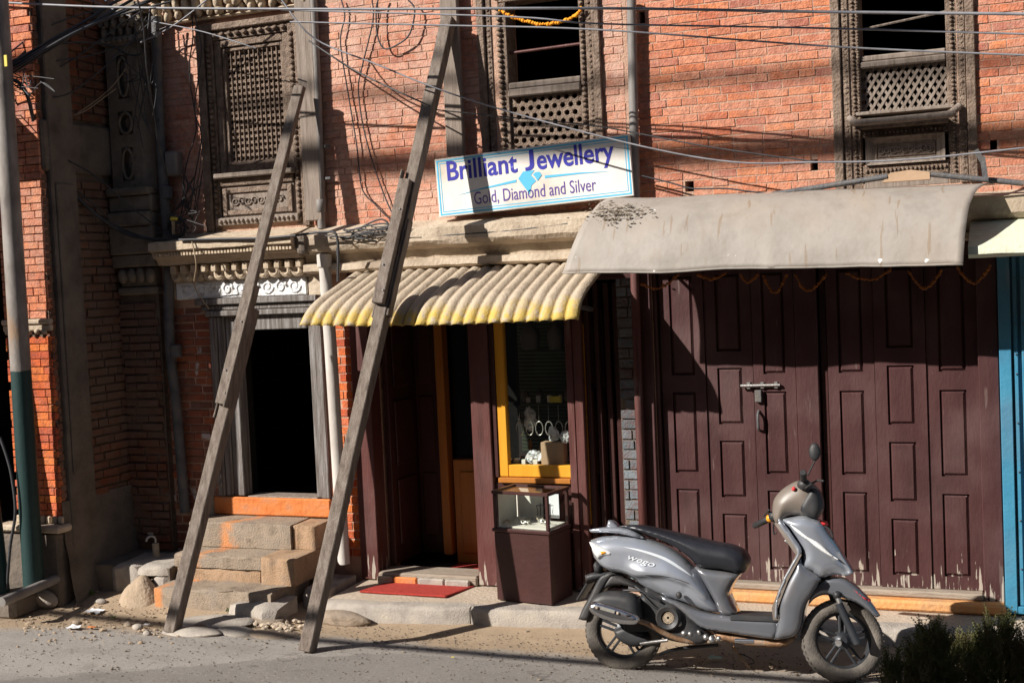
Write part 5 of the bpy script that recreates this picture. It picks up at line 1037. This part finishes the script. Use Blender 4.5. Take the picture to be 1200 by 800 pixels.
weed(276,710,.075,'bright green weed tuft growing between flagstones and the lowest step',1); weed(233,706,.03,'tiny green weed at the left end of the lowest step',2); weed(84,672,.07,'dark green weed in the shade beside the lying pipe',3,.15); weed(104,694,.05,'small green weed in the dirt under the platform edge',4)
MB().tube([G(2,705,.22), G(90,668,.26)], .035, 12).thing('lying_pipe', M['pipe_grey'], 'pale plastic pipe lying on the ground behind the utility pole', 'pipe', smooth=50)
# ------------------------------------------------------------------ juniper bushes in the foreground
def bush(px, py, y, wd, n, lab, sd):
    """upright sprays: each a stem with flat scaly side twigs"""
    top = P(px, py, y); x0 = top.x; z0 = gz(x0, y); H_ = top.z-z0; q = random.Random(sd); o = thing('juniper_bush', lab, 'bush', (x0,y,z0), 'juniper bushes by the road'); mb = MB()
    def twig(b, d_, ln, depth):
        sd_ = d_.cross(Vector((q.uniform(-1,1),q.uniform(-1,1),q.uniform(-1,1)))).normalized(); nz = d_.cross(sd_); k = max(4, int(ln/.008))
        mb.add([b-sd_*.0016, b+sd_*.0016, b+d_*ln], [(0,1,2)])
        for i in range(k):
            c = b+d_*(ln*i/k); l = (.016 if depth else .011)*(1-.55*i/k)
            for sv in (sd_, -sd_, nz, -nz):
                if q.random() < .22: continue
                tip = c+(d_*.85+sv*q.uniform(.45,.8)).normalized()*l; mb.add([c-d_*.002, tip, c+d_*.0035], [(0,1,2)])
    for k in range(n):
        t = q.random(); h = H_*(.40+.60*t**.85); hr = max(0, (h/H_-.42)/.58); a = q.uniform(0,6.283); R_ = wd*1.25*(1-.80*hr**1.7)*(.3+.7*q.random()**.5)
        b = Vector((x0+R_*math.cos(a), y+R_*math.sin(a), z0+h*.955)); out = .75*(1-hr)+.15
        d_ = Vector((math.cos(a)*out+q.uniform(-.25,.25), math.sin(a)*out+q.uniform(-.25,.25), 1)).normalized(); ln = q.uniform(.05,.11)
        b = b-d_*ln*.4; twig(b, d_, ln, 1)
        for _ in range(3):
            e = (d_+Vector((q.uniform(-1,1),q.uniform(-1,1),q.uniform(-.2,.6)))*.75).normalized(); twig(b+d_*ln*q.uniform(.1,.7), e, ln*q.uniform(.35,.6), 0)
    mb.obj('crown', M['leaf'], o, fix=False); tm = MB().tube([(x0,y,z0-.02),(x0+.01,y,z0+H_*.5),(x0,y,z0+H_*.92)], [.02,.013,.004], 7)
    for k in range(9): a = k*2.4; h = z0+H_*(.45+.05*k); tm.tube([(x0,y,h),(x0+wd*.6*math.cos(a),y+wd*.6*math.sin(a),h+.07)], [.006,.003], 5)
    tm.obj('trunk', M['wood_dark'], o)
for (px, py, y, wd, n, lab, sd) in ((1092,714,-4.75,.12,620,'dark juniper bush with a narrow upright tip at the roadside',1),(1170,712,-4.7,.14,760,'tallest dark juniper bush, between two narrower ones, at the roadside',2),(1046,750,-4.8,.08,330,'smallest dark juniper bush close to the front wheel',3),(1132,732,-4.55,.13,620,'low dark juniper bush filling in before its neighbours',4),(1216,726,-4.72,.14,560,'dark juniper bush at the outer end of the row',5),(1074,738,-4.68,.09,420,'dark juniper bush with drooping side sprays',6)): bush(px, py, y, wd, n, lab, sd)
# ------------------------------------------------------------------ unseen houses added across the street, their heights set to cut the sky light
for i, (x0, x1, h, m, lab) in enumerate(((-24,-14.05,8.9,'brick_shade','plain three storey brick house added unseen across the street to block light, farther up'),(-14,-6.05,8.7,'cement','rendered house with six windows added unseen across the street to block light'),(-6,4,11.8,'brick_shade','tall brick house added unseen behind the camera to block light'),(4.05,16,12.5,'cement','tall rendered house added unseen across the street to block light, farther down'),(16.05,30,11,'brick_shade','broad brick house added unseen near the far end of the street to block light'))):
    hs = thing('light_block_house', lab, 'house', ((x0+x1)/2,-13,0)); w_ = (x1-x0)/4; hl = [(x0+w_*(k+.5)-.2, x0+w_*(k+.5)+.9, zz_, zz_+1.3) for k in range(3) for zz_ in (3.4,6.2,8.9) if zz_+1.6 < h]
    holed(x0, x1, -.1, h, hl, -13.3, -13).obj('wall', M[m], hs); MB().box(x0,x1,-19,-13.31,h-.15,h).obj('roof_slab', M['cement'], hs); MB().box(x0,x1,-19,-18.8,-.1,h-.16).obj('back_wall', M['cement'], hs)
    for q in hl: MB().box(q[0],q[1],-13.2,-13.15,q[2],q[3]).obj('window_shutter', M['wood_dark'], hs)
# ================================================================== SCOOTER
rc = G(731,785,.015); fc = G(988,799,.015); hd = math.atan2(fc.y-rc.y, fc.x-rc.x); WB = (fc-rc).length; LEAN = R(9)
sc_ = thing('parked_scooter', 'silver grey motor scooter with black seat parked leaning at the kerb', 'scooter', rc)
SM = Matrix.Translation(rc) @ Matrix.Rotation(hd,4,'Z') @ Matrix.Rotation(-LEAN,4,'X'); sc_.matrix_world = SM; SI = SM.inverted()
def S(px, py, w_=0.0):
    o = SI @ CAM; d = SI.to_3x3() @ ray(px, py); t = (-w_-o.y)/d.y; q = o+d*t; return Vector((q.x, q.z))
def Z(u, v, w_=0.0): return S(660+u/2.857, 520+v/2.857, w_)
def Z3(u, v, w_): q = Z(u, v, w_); return Vector((q.x, -w_, q.y))
def smooth_closed(pts, n=5, corner=1.15):
    out = []; N_ = len(pts)
    for i in range(N_):
        p0, p1, p2, p3 = pts[i-1], pts[i], pts[(i+1) % N_], pts[(i+2) % N_]
        def ang(a, b, c):
            u = (b-a); v = (c-b); return u.angle(v) if u.length > 1e-9 and v.length > 1e-9 else 0
        t1 = (p2-p0)*.5 if ang(p0,p1,p2) < corner else (p2-p1)*.6; t2 = (p3-p1)*.5 if ang(p1,p2,p3) < corner else (p2-p1)*.6
        L_ = (p2-p1).length; t1 = t1*min(1, 1.2*L_/max(t1.length,1e-9)); t2 = t2*min(1, 1.2*L_/max(t2.length,1e-9))
        for k in range(n):
            t = k/n; h00 = 2*t**3-3*t*t+1; h10 = t**3-2*t*t+t; h01 = -2*t**3+3*t*t; h11 = t**3-t*t; out.append(p1*h00+t1*h10+p2*h01+t2*h11)
    return out
def segd(p, a, b):
    ab = b-a; t = max(0, min(1, (p-a).dot(ab)/max(ab.length_squared,1e-12))); return (p-(a+ab*t)).length
def inside(p, poly):
    c = False; j = len(poly)-1
    for i in range(len(poly)):
        a, b = poly[i], poly[j]
        if (a.y > p.y) != (b.y > p.y) and p.x < (b.x-a.x)*(p.y-a.y)/(b.y-a.y)+a.x: c = not c
        j = i
    return c
def pillow(outline, w0, bulge, r, step_=.016, fn=None, yc=0.0, sides=2, n=4, corner=1.15, pw=2.0):
    """closed shell: side outline in (x,z), half width w0 at the rim swelling by `bulge` over the distance r"""
    poly = smooth_closed([Vector(p) for p in outline], n, corner); clean = []
    for p in poly:
        if not clean or (p-clean[-1]).length > .0015: clean.append(p)
    poly = clean; N_ = len(poly); x0 = min(p.x for p in poly); x1 = max(p.x for p in poly); z0 = min(p.y for p in poly); z1 = max(p.y for p in poly); pts = list(poly)
    jz = 0; z = z0
    while z < z1:
        x = x0+(step_/2 if jz % 2 else 0)
        while x < x1:
            p = Vector((x, z))
            if inside(p, poly) and min(segd(p, poly[i], poly[i-1]) for i in range(N_)) > step_*.45: pts.append(p)
            x += step_
        z += step_*.87; jz += 1
    vs, es, fs, ov, oe, of = delaunay_2d_cdt(pts, [(i, (i+1) % N_) for i in range(N_)], [list(range(N_))], 1, 1e-6)
    mb = MB(); bnd = set(); 
    for i, o_ in enumerate(ov):
        if any(k < N_ for k in o_): bnd.add(i)
    yy = []
    for i, p in enumerate(vs):
        d = 0 if i in bnd else min(segd(p, poly[k], poly[k-1]) for k in range(N_)); t = 1-min(d/r, 1); h = w0+bulge*(1-t**pw)**(1/pw)
        if fn and i not in bnd: h += fn(p.x, p.y, d)
        yy.append(h)
    n_ = len(vs); mb.v = [(p.x, yc-h, p.y) for p, h in zip(vs, yy)]+[(p.x, yc+h, p.y) for p, h in zip(vs, yy)]
    mb.f = [tuple(f) for f in fs]+[tuple(i+n_ for i in f[::-1]) for f in fs]; ec = {}
    for f in fs:
        for a, b in zip(f, list(f[1:])+[f[0]]): ec[(a,b)] = ec.get((a,b), 0)+1
    if w0 > 0:
        for (a, b) in ec:
            if (b, a) not in ec: mb.f.append((a, a+n_, b+n_, b))
    return mb
def part(mb, name, m, par=sc_, **k): return mb.obj(name, M[m], par, local=True, **k)
def dustx(amt, col=(.30,.25,.20), zlo=.0, zhi=.45):
    def f(N, L, c, src, n1, n2, bp, b):
        n = noise(N, L, src, 9, 6); return mixc(N, L, mth(N, L, 'MULTIPLY', step(N, L, n, .35, .75), amt), c, col)
    return f
M['sc_paint'] = mat('silver_grey_metallic_paint', [(.35,.375,.43),(.40,.43,.48)], 3, .25, .0, metal=.5, coord='obj', spec=.5, extra=dustx(.18))
M['sc_dark'] = mat('graphite_metallic_paint', [(.16,.17,.195),(.20,.21,.235)], 3, .25, .0, metal=.5, coord='obj', spec=.5, extra=dustx(.22))
M['sc_brown'] = mat('dusty_bronze_plastic', [(.15,.125,.105),(.19,.16,.135)], 4, .42, .02, 60, coord='obj', spec=.4)
M['sc_seat'] = mat('black_vinyl', [(.012,.013,.017),(.02,.021,.027)], 14, .36, .08, 160, coord='obj', spec=.5)
M['sc_black'] = mat('dull_black_plastic', [(.018,.019,.021),(.032,.033,.036)], 10, .5, .05, 90, coord='obj', extra=dustx(.25,(.12,.10,.085)))
M['sc_tyre'] = mat('dusty_tyre', [(.055,.05,.047),(.12,.105,.09),(.19,.165,.14)], 8, .9, .3, 90, coord='obj')
M['sc_rim'] = mat('black_alloy', [(.03,.033,.038),(.05,.053,.06)], 6, .4, 0, coord='obj', metal=.3)
M['sc_lens'] = mat('clear_lamp_lens', [(.62,.62,.62),(.78,.78,.78)], 25, .12, .05, 60, coord='obj', spec=.8)
M['sc_amber'] = mat('amber_lens', [(.75,.28,.02),(.8,.35,.03)], 10, .2, 0, coord='obj')
M['sc_red'] = mat('red_sticker', [(.55,.03,.03),(.62,.05,.05)], 10, .4, 0, coord='obj')
M['sc_decal'] = mat('pale_decal', [(.50,.53,.56),(.56,.59,.62)], 10, .35, 0, coord='obj')
M['sc_rust'] = mat('rusty_exhaust', [(.16,.08,.04),(.28,.17,.10),(.30,.26,.23)], 12, .6, .2, 60, coord='obj', metal=.5)
M['sc_white'] = mat('white_print', [(.7,.7,.7),(.75,.75,.75)], 10, .5, 0, coord='obj')
for _k in ('sc_paint','sc_dark'):
    _b = M[_k].node_tree.nodes['Principled BSDF']; _b.inputs['Coat Weight'].default_value = .8; _b.inputs['Coat Roughness'].default_value = .08
# ---- wheels
WR = .228
def wheel(cx, steer, name, flip=0):
    o = bpy.data.objects.new(name, None); COL.objects.link(o); o.parent = sc_; WL[o.name] = Vector((0,0,0)); o.location = (cx,0,WR); o.rotation_euler = (0,0,0)
    if steer: o.rotation_mode = 'QUATERNION'; o.rotation_quaternion = Matrix.Rotation(steer,3,Vector((-math.sin(R(26)),0,math.cos(R(26))))).to_quaternion()
    tw = .046
    MB().lathe([(.152,-.034),(.160,-.042),(.180,-.047),(.203,-.044),(.218,-.034),(.226,-.017),(.228,0),(.226,.017),(.218,.034),(.203,.044),(.180,.047),(.160,.042),(.152,.034)], 56, 'y').obj('tyre', M['sc_tyre'], o, smooth='all', local=True)
    m2 = MB(); 
    for k in range(44):
        a = 2*math.pi*k/44
        for sgn in (-1,1):
            a2 = a+(.07 if sgn > 0 else 0); pts = []
            for (rr, yy, da) in ((.2275,.006*sgn,0),(.2225,.030*sgn,.035)): pts.append(Vector((rr*math.cos(a2+da), yy, rr*math.sin(a2+da))))
            m2.beam(pts[0], pts[1], .016, .006, (math.cos(a2),0,math.sin(a2)))
    m2.obj('tread_blocks', M['sc_tyre'], o, local=True)
    rim = MB().lathe([(.153,-.036),(.156,-.030),(.146,-.028),(.138,-.015),(.138,.015),(.146,.028),(.156,.030),(.153,.036)], 48, 'y').obj('rim', M['sc_rim'], o, smooth=40, local=True)
    for k in range(5):
        a = 2*math.pi*k/5+.3; m2 = MB()
        for da in (-.16,.16):
            m2.beam((.042*math.cos(a+da*2.2),-.012,.042*math.sin(a+da*2.2)), (.142*math.cos(a+da*.75),-.014,.142*math.sin(a+da*.75)), .014, .018, (0,1,0))
        m2.obj('spoke', M['sc_rim'], rim, bevel=.003, local=True)
    MB().lathe([(0,-.036),(.020,-.036),(.030,-.026),(.05,-.018),(.055,.02),(0,.02)], 20, 'y').obj('hub', M['sc_rim'], rim, smooth=40, local=True)
    return o
# a wheel is a part: give it a mesh root instead of an empty
def wheel_part(cx, steer):
    e = wheel(cx, steer, 'wheel'); t = [c for c in e.children if c.name.startswith('tyre')][0]
    mw = e.rotation_quaternion.to_matrix().to_4x4() if steer else Matrix.Identity(4)
    t.name = 'wheel_tyre'; 
    root = t; root.parent = sc_; root.matrix_local = Matrix.Translation((cx,0,WR)) @ mw
    for c in list(e.children):
        c.parent = root
    rim = [c for c in root.children if c.name.startswith('rim')][0]
    for c in list(rim.children): c.parent = root          # thing > wheel > spoke
    bpy.data.objects.remove(e); root.name = 'wheel'; return root
wheel_part(0, 0); wheel_part(WB, R(20))
# ---- rear body
def zz(lst, w_): return [Z(u, v, w_) for u, v in lst]
body = zz([(86,322),(118,312),(170,306),(250,314),(330,340),(395,380),(440,425),(478,480),(506,530),(524,566),(470,560),(400,532),(330,512),(262,478),(212,443),(152,428),(118,408),(92,370)], .10)
cl = [Z(u,v,.12) for u, v in ((150,428),(205,440),(280,434),(350,440),(420,462),(480,505))]
def crease(x, z, d):
    p = Vector((x, z)); dd = min(segd(p, a, b) for a, b in zip(cl, cl[1:])); 
    j = min(range(len(cl)-1), key=lambda k: segd(p, cl[k], cl[k+1])); above = (cl[j+1]-cl[j]).cross(p-cl[j]) > 0
    return (.030*math.exp(-(dd/.018)**2) if not above else .030*math.exp(-(dd/.06)**2))*min(1, d/.03)
bd = part(pillow(body, .05, .085, .10, .013, crease), 'rear_body_panel', 'sc_paint', smooth='all')
part(pillow(zz([(82,328),(108,333),(140,347),(166,362),(160,376),(135,380),(116,388),(100,370)], .14), .105, .045, .03, .008), 'tail_lamp', 'sc_lens', smooth='all')
part(pillow(zz([(120,355),(142,358),(150,366),(128,372)], .14), .14, .014, .012, .006), 'tail_indicator', 'sc_amber', smooth='all')
part(pillow(zz([(438,412),(480,420),(540,428),(586,438),(562,470),(550,500),(556,525),(580,574),(526,570),(506,530),(478,480)], .10), .085, .035, .05, .014), 'under_seat_panel', 'sc_dark', smooth='all')
part(pillow(zz([(178,276),(212,273),(255,275),(330,290),(420,311),(500,330),(560,341),(600,362),(616,392),(608,424),(586,437),(545,427),(490,421),(450,414),(415,382),(370,348),(318,322),(258,300),(212,285)], .11), .055, .085, .085, .013, pw=2.2), 'seat', 'sc_seat', smooth='all')
part(pillow(zz([(82,287),(110,282),(150,279),(190,282),(232,294),(266,318),(225,310),(180,301),(130,297),(88,296)], .12), .085, .03, .03, .01), 'grab_rail', 'sc_paint', smooth='all')
part(pillow(zz([(148,280),(155,254),(168,257),(186,272),(192,281)], .0), .03, .02, .02, .008), 'rail_fin', 'sc_paint', smooth='all')
# emblem on the flank
def flank(u, v): 
    q = Z(u, v, .14); return q
e0 = flank(216,384); e1 = flank(306,412); tx = lettering('wego', 0, 0, .046, (e1-e0).length, M['sc_decal'], .004, par=sc_, name='emblem_lettering', shear=.3)
from mathutils.bvhtree import BVHTree
_bt = BVHTree.FromPolygons([v.co for v in bd.data.vertices], [p.vertices for p in bd.data.polygons])
def body_y(x, z):
    h = _bt.ray_cast(Vector((x,-2,z)), Vector((0,1,0))); return h[0].y if h[0] else -.13
ev_ = (e1-e0).normalized()
for v in tx.data.vertices:
    u_, w2 = v.co.x, v.co.z; q = e0+ev_*u_+Vector((-ev_.y, ev_.x))*w2; v.co = Vector((q.x, body_y(q.x, q.y)-.006, q.y))
for pts, nm in (([(196,344),(260,354),(340,380),(400,418),(432,445),(395,422),(330,385),(255,359)],'decal'),):
    poly = smooth_closed([Vector(p) for p in pts], 5); qs = [flank(p.x, p.y) for p in poly]
    vs, es, fs, a_, b_, c_ = delaunay_2d_cdt(qs+[], [(i,(i+1) % len(qs)) for i in range(len(qs))], [list(range(len(qs)))], 1, 1e-6)
    mb = MB(); mb.v = [(p.x, body_y(p.x, p.y)-.0018, p.y) for p in vs]; mb.f = [tuple(f) for f in fs]; part(mb, nm, 'sc_decal', smooth='all')
for sl_ in ([(150,430),(205,443),(280,437),(350,443),(420,465),(480,508)],):
    pts = []
    for u, v in sl_: q = flank(u, v); pts.append(Vector((q.x, body_y(q.x, q.y)-.0005, q.y)))
    part(MB().tube(smoothpath(pts,6), .0022, 5, cap=False), 'panel_gap', 'sc_black', smooth='all')
# ---- floor, lower side panel
part(pillow(zz([(318,508),(375,528),(470,566),(580,579),(650,584),(716,586),(722,620),(704,656),(640,648),(560,636),(470,621),(430,596),(375,548),(330,524)], .13), .10, .03, .03, .013), 'floor_side_panel', 'sc_dark', smooth='all')
a = Z(560,572,.1); b = Z(722,584,.1); part(MB().box(a.x,b.x,-.135,.135,a.y-.03,a.y+.004), 'floor_board', 'sc_black', bevel=.008)
part(pillow(zz([(500,628),(700,655),(735,652),(770,640),(775,655),(740,680),(640,680),(520,655)], .08), .06, .02, .03, .016), 'belly_pan', 'sc_rust', smooth='all')
# ---- leg shield and apron
ls = pillow(zz([(716,588),(718,555),(722,520),(745,462),(772,410),(794,366),(798,392),(812,412),(862,450),(838,498),(815,530),(803,565),(798,600),(790,625),(770,645),(722,655),(704,654)], .13), .115, .04, .06, .014, fn=None)
part(ls, 'leg_shield', 'sc_dark', smooth='all')
part(pillow(zz([(720,250),(738,268),(770,312),(797,360),(772,408),(745,460),(722,520),(716,585),(708,580),(712,520),(735,455),(762,405),(782,362),(757,318),(722,272)], .15), .145, .012, .008, .01), 'shield_edge_trim', 'sc_paint', smooth='all')
ap_o = zz([(722,252),(760,246),(798,240),(830,248),(858,262),(880,292),(905,332),(935,380),(958,418),(967,434),(950,443),(905,440),(862,450),(830,430),(797,412),(797,362),(770,312),(742,272)], .13)
hx = Z(960,430,.0).x
def taper(x, z, d): return -.06*max(0, (x-(hx-.22))/.22)**1.5*min(1, d/.02)
part(pillow(ap_o, .075, .065, .07, .013, taper), 'front_apron', 'sc_paint', smooth='all')
# inner (rider-side) shield
a = Z(722,262,.0); b = Z(795,365,.0); c = Z(720,580,.0); mb = MB(); 
for p, q in ((a,.13),(b,.15),(Z(750,450,0),.15),(Z(716,540,0),.15),(c,.14)): mb.v += [(p.x-.012,-q,p.y),(p.x-.012,q,p.y),(p.x+.02,-q,p.y),(p.x+.02,q,p.y)]
for k in range(4): i = k*4; mb.f += [(i,i+1,i+5,i+4),(i+2,i+6,i+7,i+3),(i,i+4,i+6,i+2),(i+1,i+3,i+7,i+5)]
mb.f += [(0,2,3,1),(16,17,19,18)]; part(mb, 'inner_shield', 'sc_brown', smooth=40)
lens = [Z(u,v,.145) for u, v in ((758,270),(785,283),(820,306),(862,336),(895,368),(922,390),(890,374),(850,350),(812,322),(778,294))]
part(pillow(lens, .128, .014, .02, .007), 'indicator_lens', 'sc_lens', smooth='all')
part(pillow([Z(u,v,.145) for u, v in ((832,258),(870,262),(878,276),(842,274))], .06, .012, .01, .008), 'red_number_sticker', 'sc_red', smooth='all')
part(MB().tube(smoothpath([Z3(862,276,.07),Z3(885,280,.07),Z3(900,300,.07),Z3(902,318,.06)],4), .006, 6), 'plate_bracket', 'sc_black', smooth='all')
# ---- front fender and fork
part(pillow(zz([(852,470),(875,452),(905,446),(940,452),(975,474),(1010,508),(1038,545),(1060,576),(1046,580),(1022,560),(985,535),(940,518),(900,508),(868,506),(838,520),(820,540),(828,505)], .06), .045, .03, .03, .011), 'front_fender', 'sc_dark', smooth='all')
part(pillow(zz([(966,476),(1000,505),(1028,528),(1020,528),(990,508),(962,484)], .07), .055, .02, .01, .008), 'fender_sticker', 'sc_red', smooth='all')
f0 = Z3(917,505,.085); f1 = Z3(935,560,.088); f2 = Z3(985,668,.092)
for sgn in (1,-1):
    q = [Vector((p.x-(.05 if sgn < 0 else 0), p.y*sgn, p.z)) for p in (f0, f1, f2)]; fk = part(MB().tube([q[0], q[1]], .016, 12), 'fork_tube', 'steel', smooth=50); part(MB().tube([q[1]-(q[2]-q[1])*.25, q[2]], .0215, 14), 'fork_slider', 'sc_rim', smooth=50)
    part(MB().blob(q[0], .024, 1, .02, 2), 'fork_cap', 'sc_black', smooth='all')
ax0 = Vector((WB,0,WR)); part(MB().tube([ax0+Vector((-.02,-.10,0)), ax0+Vector((.02,.10,0))], .012, 10), 'front_axle', 'steel', smooth=50); part(MB().lathe([(0,-.012),(.018,-.012),(.018,.012),(0,.012)], 8, 'y', (ax0.x-.012,-.112,ax0.z)), 'axle_nut', 'steel')
part(MB().tube([Vector((WB-.035,0,.47)), Vector((WB-.26,0,.93))], .03, 12), 'steering_column', 'sc_black', smooth=50)
# ---- handlebar
dm = zz([(703,212),(708,185),(728,158),(758,136),(790,122),(822,124),(848,146),(862,178),(868,215),(858,242),(836,250),(800,240),(760,240),(738,262),(715,268),(704,242)], .02)
part(pillow(dm, .05, .075, .10, .013), 'handlebar_cover', 'sc_brown', smooth='all')
part(pillow(zz([(792,215),(805,180),(830,150),(850,155),(864,190),(864,222),(850,248),(815,240)], .08), .10, .03, .04, .012), 'headlamp_cowl', 'sc_black', smooth='all')
rg0 = Z3(806,130,.10); rg1 = Z3(803,95,.30); lg0 = Z3(715,238,-.06); lg1 = Z3(640,274,-.24)
part(MB().tube([rg0, rg0.lerp(rg1,.35)], .013, 10), 'handlebar', 'steel', smooth=50); part(MB().tube([rg0.lerp(rg1,.3), rg0.lerp(rg1,.33), rg1-(rg1-rg0)*.03, rg1], [.013,.0185,.0185,.015], 14), 'handle_grip', 'black', smooth=50)
part(MB().tube([lg0, lg0.lerp(lg1,.4)], .013, 10), 'handlebar', 'steel', smooth=50); part(MB().tube([lg0.lerp(lg1,.35), lg0.lerp(lg1,.38), lg1-(lg1-lg0)*.03, lg1], [.013,.0185,.0185,.015], 14), 'handle_grip', 'black', smooth=50)
part(MB().blob(lg0.lerp(lg1,.30), .024, 2, .05, 2), 'indicator_switch', 'sc_amber', smooth='all'); part(MB().blob(lg0.lerp(lg1,.12), .032, 4, .1, 2), 'switch_pod', 'sc_black', smooth='all')
rp = Z3(806,135,.13); part(MB().blob(rp, .032, 3, .15, 2, (1.2,1,1)), 'switch_pod', 'sc_black', smooth='all'); part(MB().blob(Z3(772,150,.12), .014, 3, .1, 1), 'red_switch', 'sc_red', smooth='all')
part(MB().tube(smoothpath([Z3(808,150,.14),Z3(828,136,.2),Z3(852,122,.24),Z3(872,124,.28)],4), .006, 8), 'brake_lever', 'sc_black', smooth='all')
part(MB().tube(smoothpath([Z3(712,250,-.06),Z3(704,275,-.10),Z3(706,300,-.12),Z3(714,296,-.12)],4), .005, 6), 'brake_lever', 'sc_black', smooth='all'); part(MB().tube(smoothpath([Z3(690,220,-.05),Z3(680,232,-.1),Z3(672,240,-.12)],4), .006, 6), 'clutch_lever', 'sc_black', smooth='all')
ms = part(MB().tube(smoothpath([Z3(818,105,.16),Z3(832,78,.17),Z3(845,52,.18)],4), .005, 8), 'mirror', 'sc_black', smooth='all'); mc = Z3(842,26,.18)
part(MB().blob(mc, 1, 3, .05, 3, (.032,.018,.050)), 'mirror_head', 'black', ms, smooth='all'); 
part(MB().tube(smoothpath([Z3(742,322,.02),Z3(752,330,.02),Z3(756,322,.02)],3), .007, 6), 'ignition_key', 'steel', smooth='all')
# ---- engine, exhaust, rear end
part(pillow(zz([(285,470),(330,500),(400,540),(455,600),(500,640),(470,665),(400,660),(330,640),(280,600),(255,540)], .03), .09, .03, .05, .016), 'engine_case', 'sc_black', smooth='all')
fcx = Z(350,582,.15); fan = part(MB().lathe([(0,-.13),(.036,-.135),(.04,-.15),(.062,-.16),(.072,-.145),(.075,-.06),(.0,-.06)], 28, 'y', (fcx.x,0,fcx.y)), 'fan_cover', 'sc_black', smooth=40)
m2 = MB()
for k in range(24): a = 2*math.pi*k/24; m2.beam((fcx.x+.008*math.cos(a),-.138,fcx.y+.008*math.sin(a)), (fcx.x+.036*math.cos(a),-.139,fcx.y+.036*math.sin(a)), .002, .004, (0,1,0))
for rr in (.014,.022,.030): m2.tube([(fcx.x+rr*math.cos(a),-.139,fcx.y+rr*math.sin(a)) for a in [k*math.pi/10 for k in range(21)]], .0018, 4, cap=False)
part(m2, 'fan_grille', 'cream2', fan)
mu = part(pillow(zz([(92,535),(100,512),(140,494),(215,500),(248,522),(258,560),(260,590),(244,604),(205,602),(150,588),(104,568),(90,552)], .19), .035, .045, .05, .010, yc=-.155), 'muffler', 'sc_black', smooth='all')
part(pillow(zz([(88,534),(110,526),(160,538),(215,556),(252,576),(256,594),(236,605),(180,600),(120,580),(90,560)], .235), .012, .034, .03, .009, yc=-.222), 'heat_shield', 'chrome', mu, smooth='all')
for u, v in ((113,548),(183,566)): p = Z3(u,v,.272); part(MB().blob(p, .009, 1, .02, 2), 'shield_bolt', 'cream', mu, smooth='all')
a = Z3(210,574,.272); b = Z3(226,570,.272); part(MB().beam(a, b, .008, .005, (0,1,0)), 'shield_slot', 'sc_black', mu)
a = Z3(125,548,.2735); b = Z3(172,562,.2735); part(MB().beam(a, b, .018, .003, (0,1,0)), 'shield_plate', 'silver', mu)
part(MB().tube(smoothpath([Z3(250,590,.19),Z3(290,605,.17),Z3(330,628,.14),Z3(380,650,.12),Z3(430,660,.10),Z3(480,655,.06)],5), .015, 10), 'exhaust_pipe', 'sc_rust', smooth='all')
part(MB().tube([Z3(258,668,.13), Z3(300,662,.13), Z3(350,656,.13)], .010, 8), 'kick_lever', 'steel', smooth=50)
part(MB().beam(Z3(205,615,.05), Z3(400,600,.05), .07, .06), 'swing_arm', 'sc_black', bevel=.012); part(pillow(zz([(165,625),(215,610),(285,640),(290,668),(230,680),(180,655)], .08), .055, .03, .03, .012), 'drum_cover', 'sc_black', smooth='all')
for (p0, p1, p2) in (((240,475),(275,500),(318,520)),((200,490),(262,492),(330,530)),((250,485),(300,540),(330,556))): part(MB().tube(smoothpath([Z3(*p0,.12),Z3(*p1,.14),Z3(*p2,.13)],5), .007, 6), 'hose', 'sc_black', smooth='all')
part(pillow(zz([(50,586),(82,588),(104,540),(140,478),(170,440),(205,446),(165,428),(140,432),(120,446),(92,500),(64,552)], .06), .055, .02, .02, .01), 'rear_fender', 'sc_black', smooth='all')
part(pillow(zz([(205,446),(165,432),(138,470),(118,500),(150,480),(200,470),(270,490),(300,500),(262,478)], .02), .05, .02, .02, .012), 'inner_fender', 'sc_black', smooth='all')
a = Z(58,518,0); b = Z(92,462,0); part(MB().beam((a.x,0,a.y),(b.x,0,b.y),.18,.012,(-1,0,.4)), 'number_plate', 'sc_black', bevel=.003)
part(pillow(zz([(74,440),(100,430),(150,428),(140,446),(96,458),(78,458)], .04), .05, .02, .02, .01), 'plate_lamp', 'sc_black', smooth='all')
part(pillow(zz([(112,392),(130,410),(128,432),(108,428),(104,404)], .04), .06, .02, .02, .01), 'tail_reflector', 'sc_black', smooth='all')
part(MB().tube([Z3(575,658,.14), Z3(640,660,.14)], .013, 10), 'pillion_peg', 'chrome', smooth=50); part(MB().blob(Z3(388,506,.16), .02, 2, .15, 2), 'frame_peg', 'sc_black', smooth='all')
st0 = Z3(568,678,-.06); g0 = SI @ Vector((0,0,0)); 
foot = SI @ (lambda q: Vector((q.x,q.y,gz(q.x,q.y)+.012)))(G(878,783,.015)); part(MB().tube([st0, foot], .009, 8), 'side_stand', 'sc_rust', smooth=50); part(MB().tube(smoothpath([st0.lerp(foot,.3), st0.lerp(foot,.5)+Vector((.05,0,0)), st0.lerp(foot,.75)+Vector((.05,0,0)), st0.lerp(foot,.85)],4), .004, 6), 'stand_spring', 'sc_black', smooth='all')
m2 = MB()
for i, (u, v, s) in enumerate(((405,632,.02),(425,636,.018),(455,632,.016),(478,645,.018),(390,600,.02),(500,652,.02),(520,650,.015))): m2.blob(Z3(u,v,.11), s, i, .3, 2)
part(m2, 'carburettor_fittings', 'steel', smooth=50)
part(MB().tube(smoothpath([Z3(320,705,.08),Z3(360,690,.06),Z3(430,680,.04),Z3(520,672,.02)],4), .010, 8), 'centre_stand', 'sc_black', smooth='all')
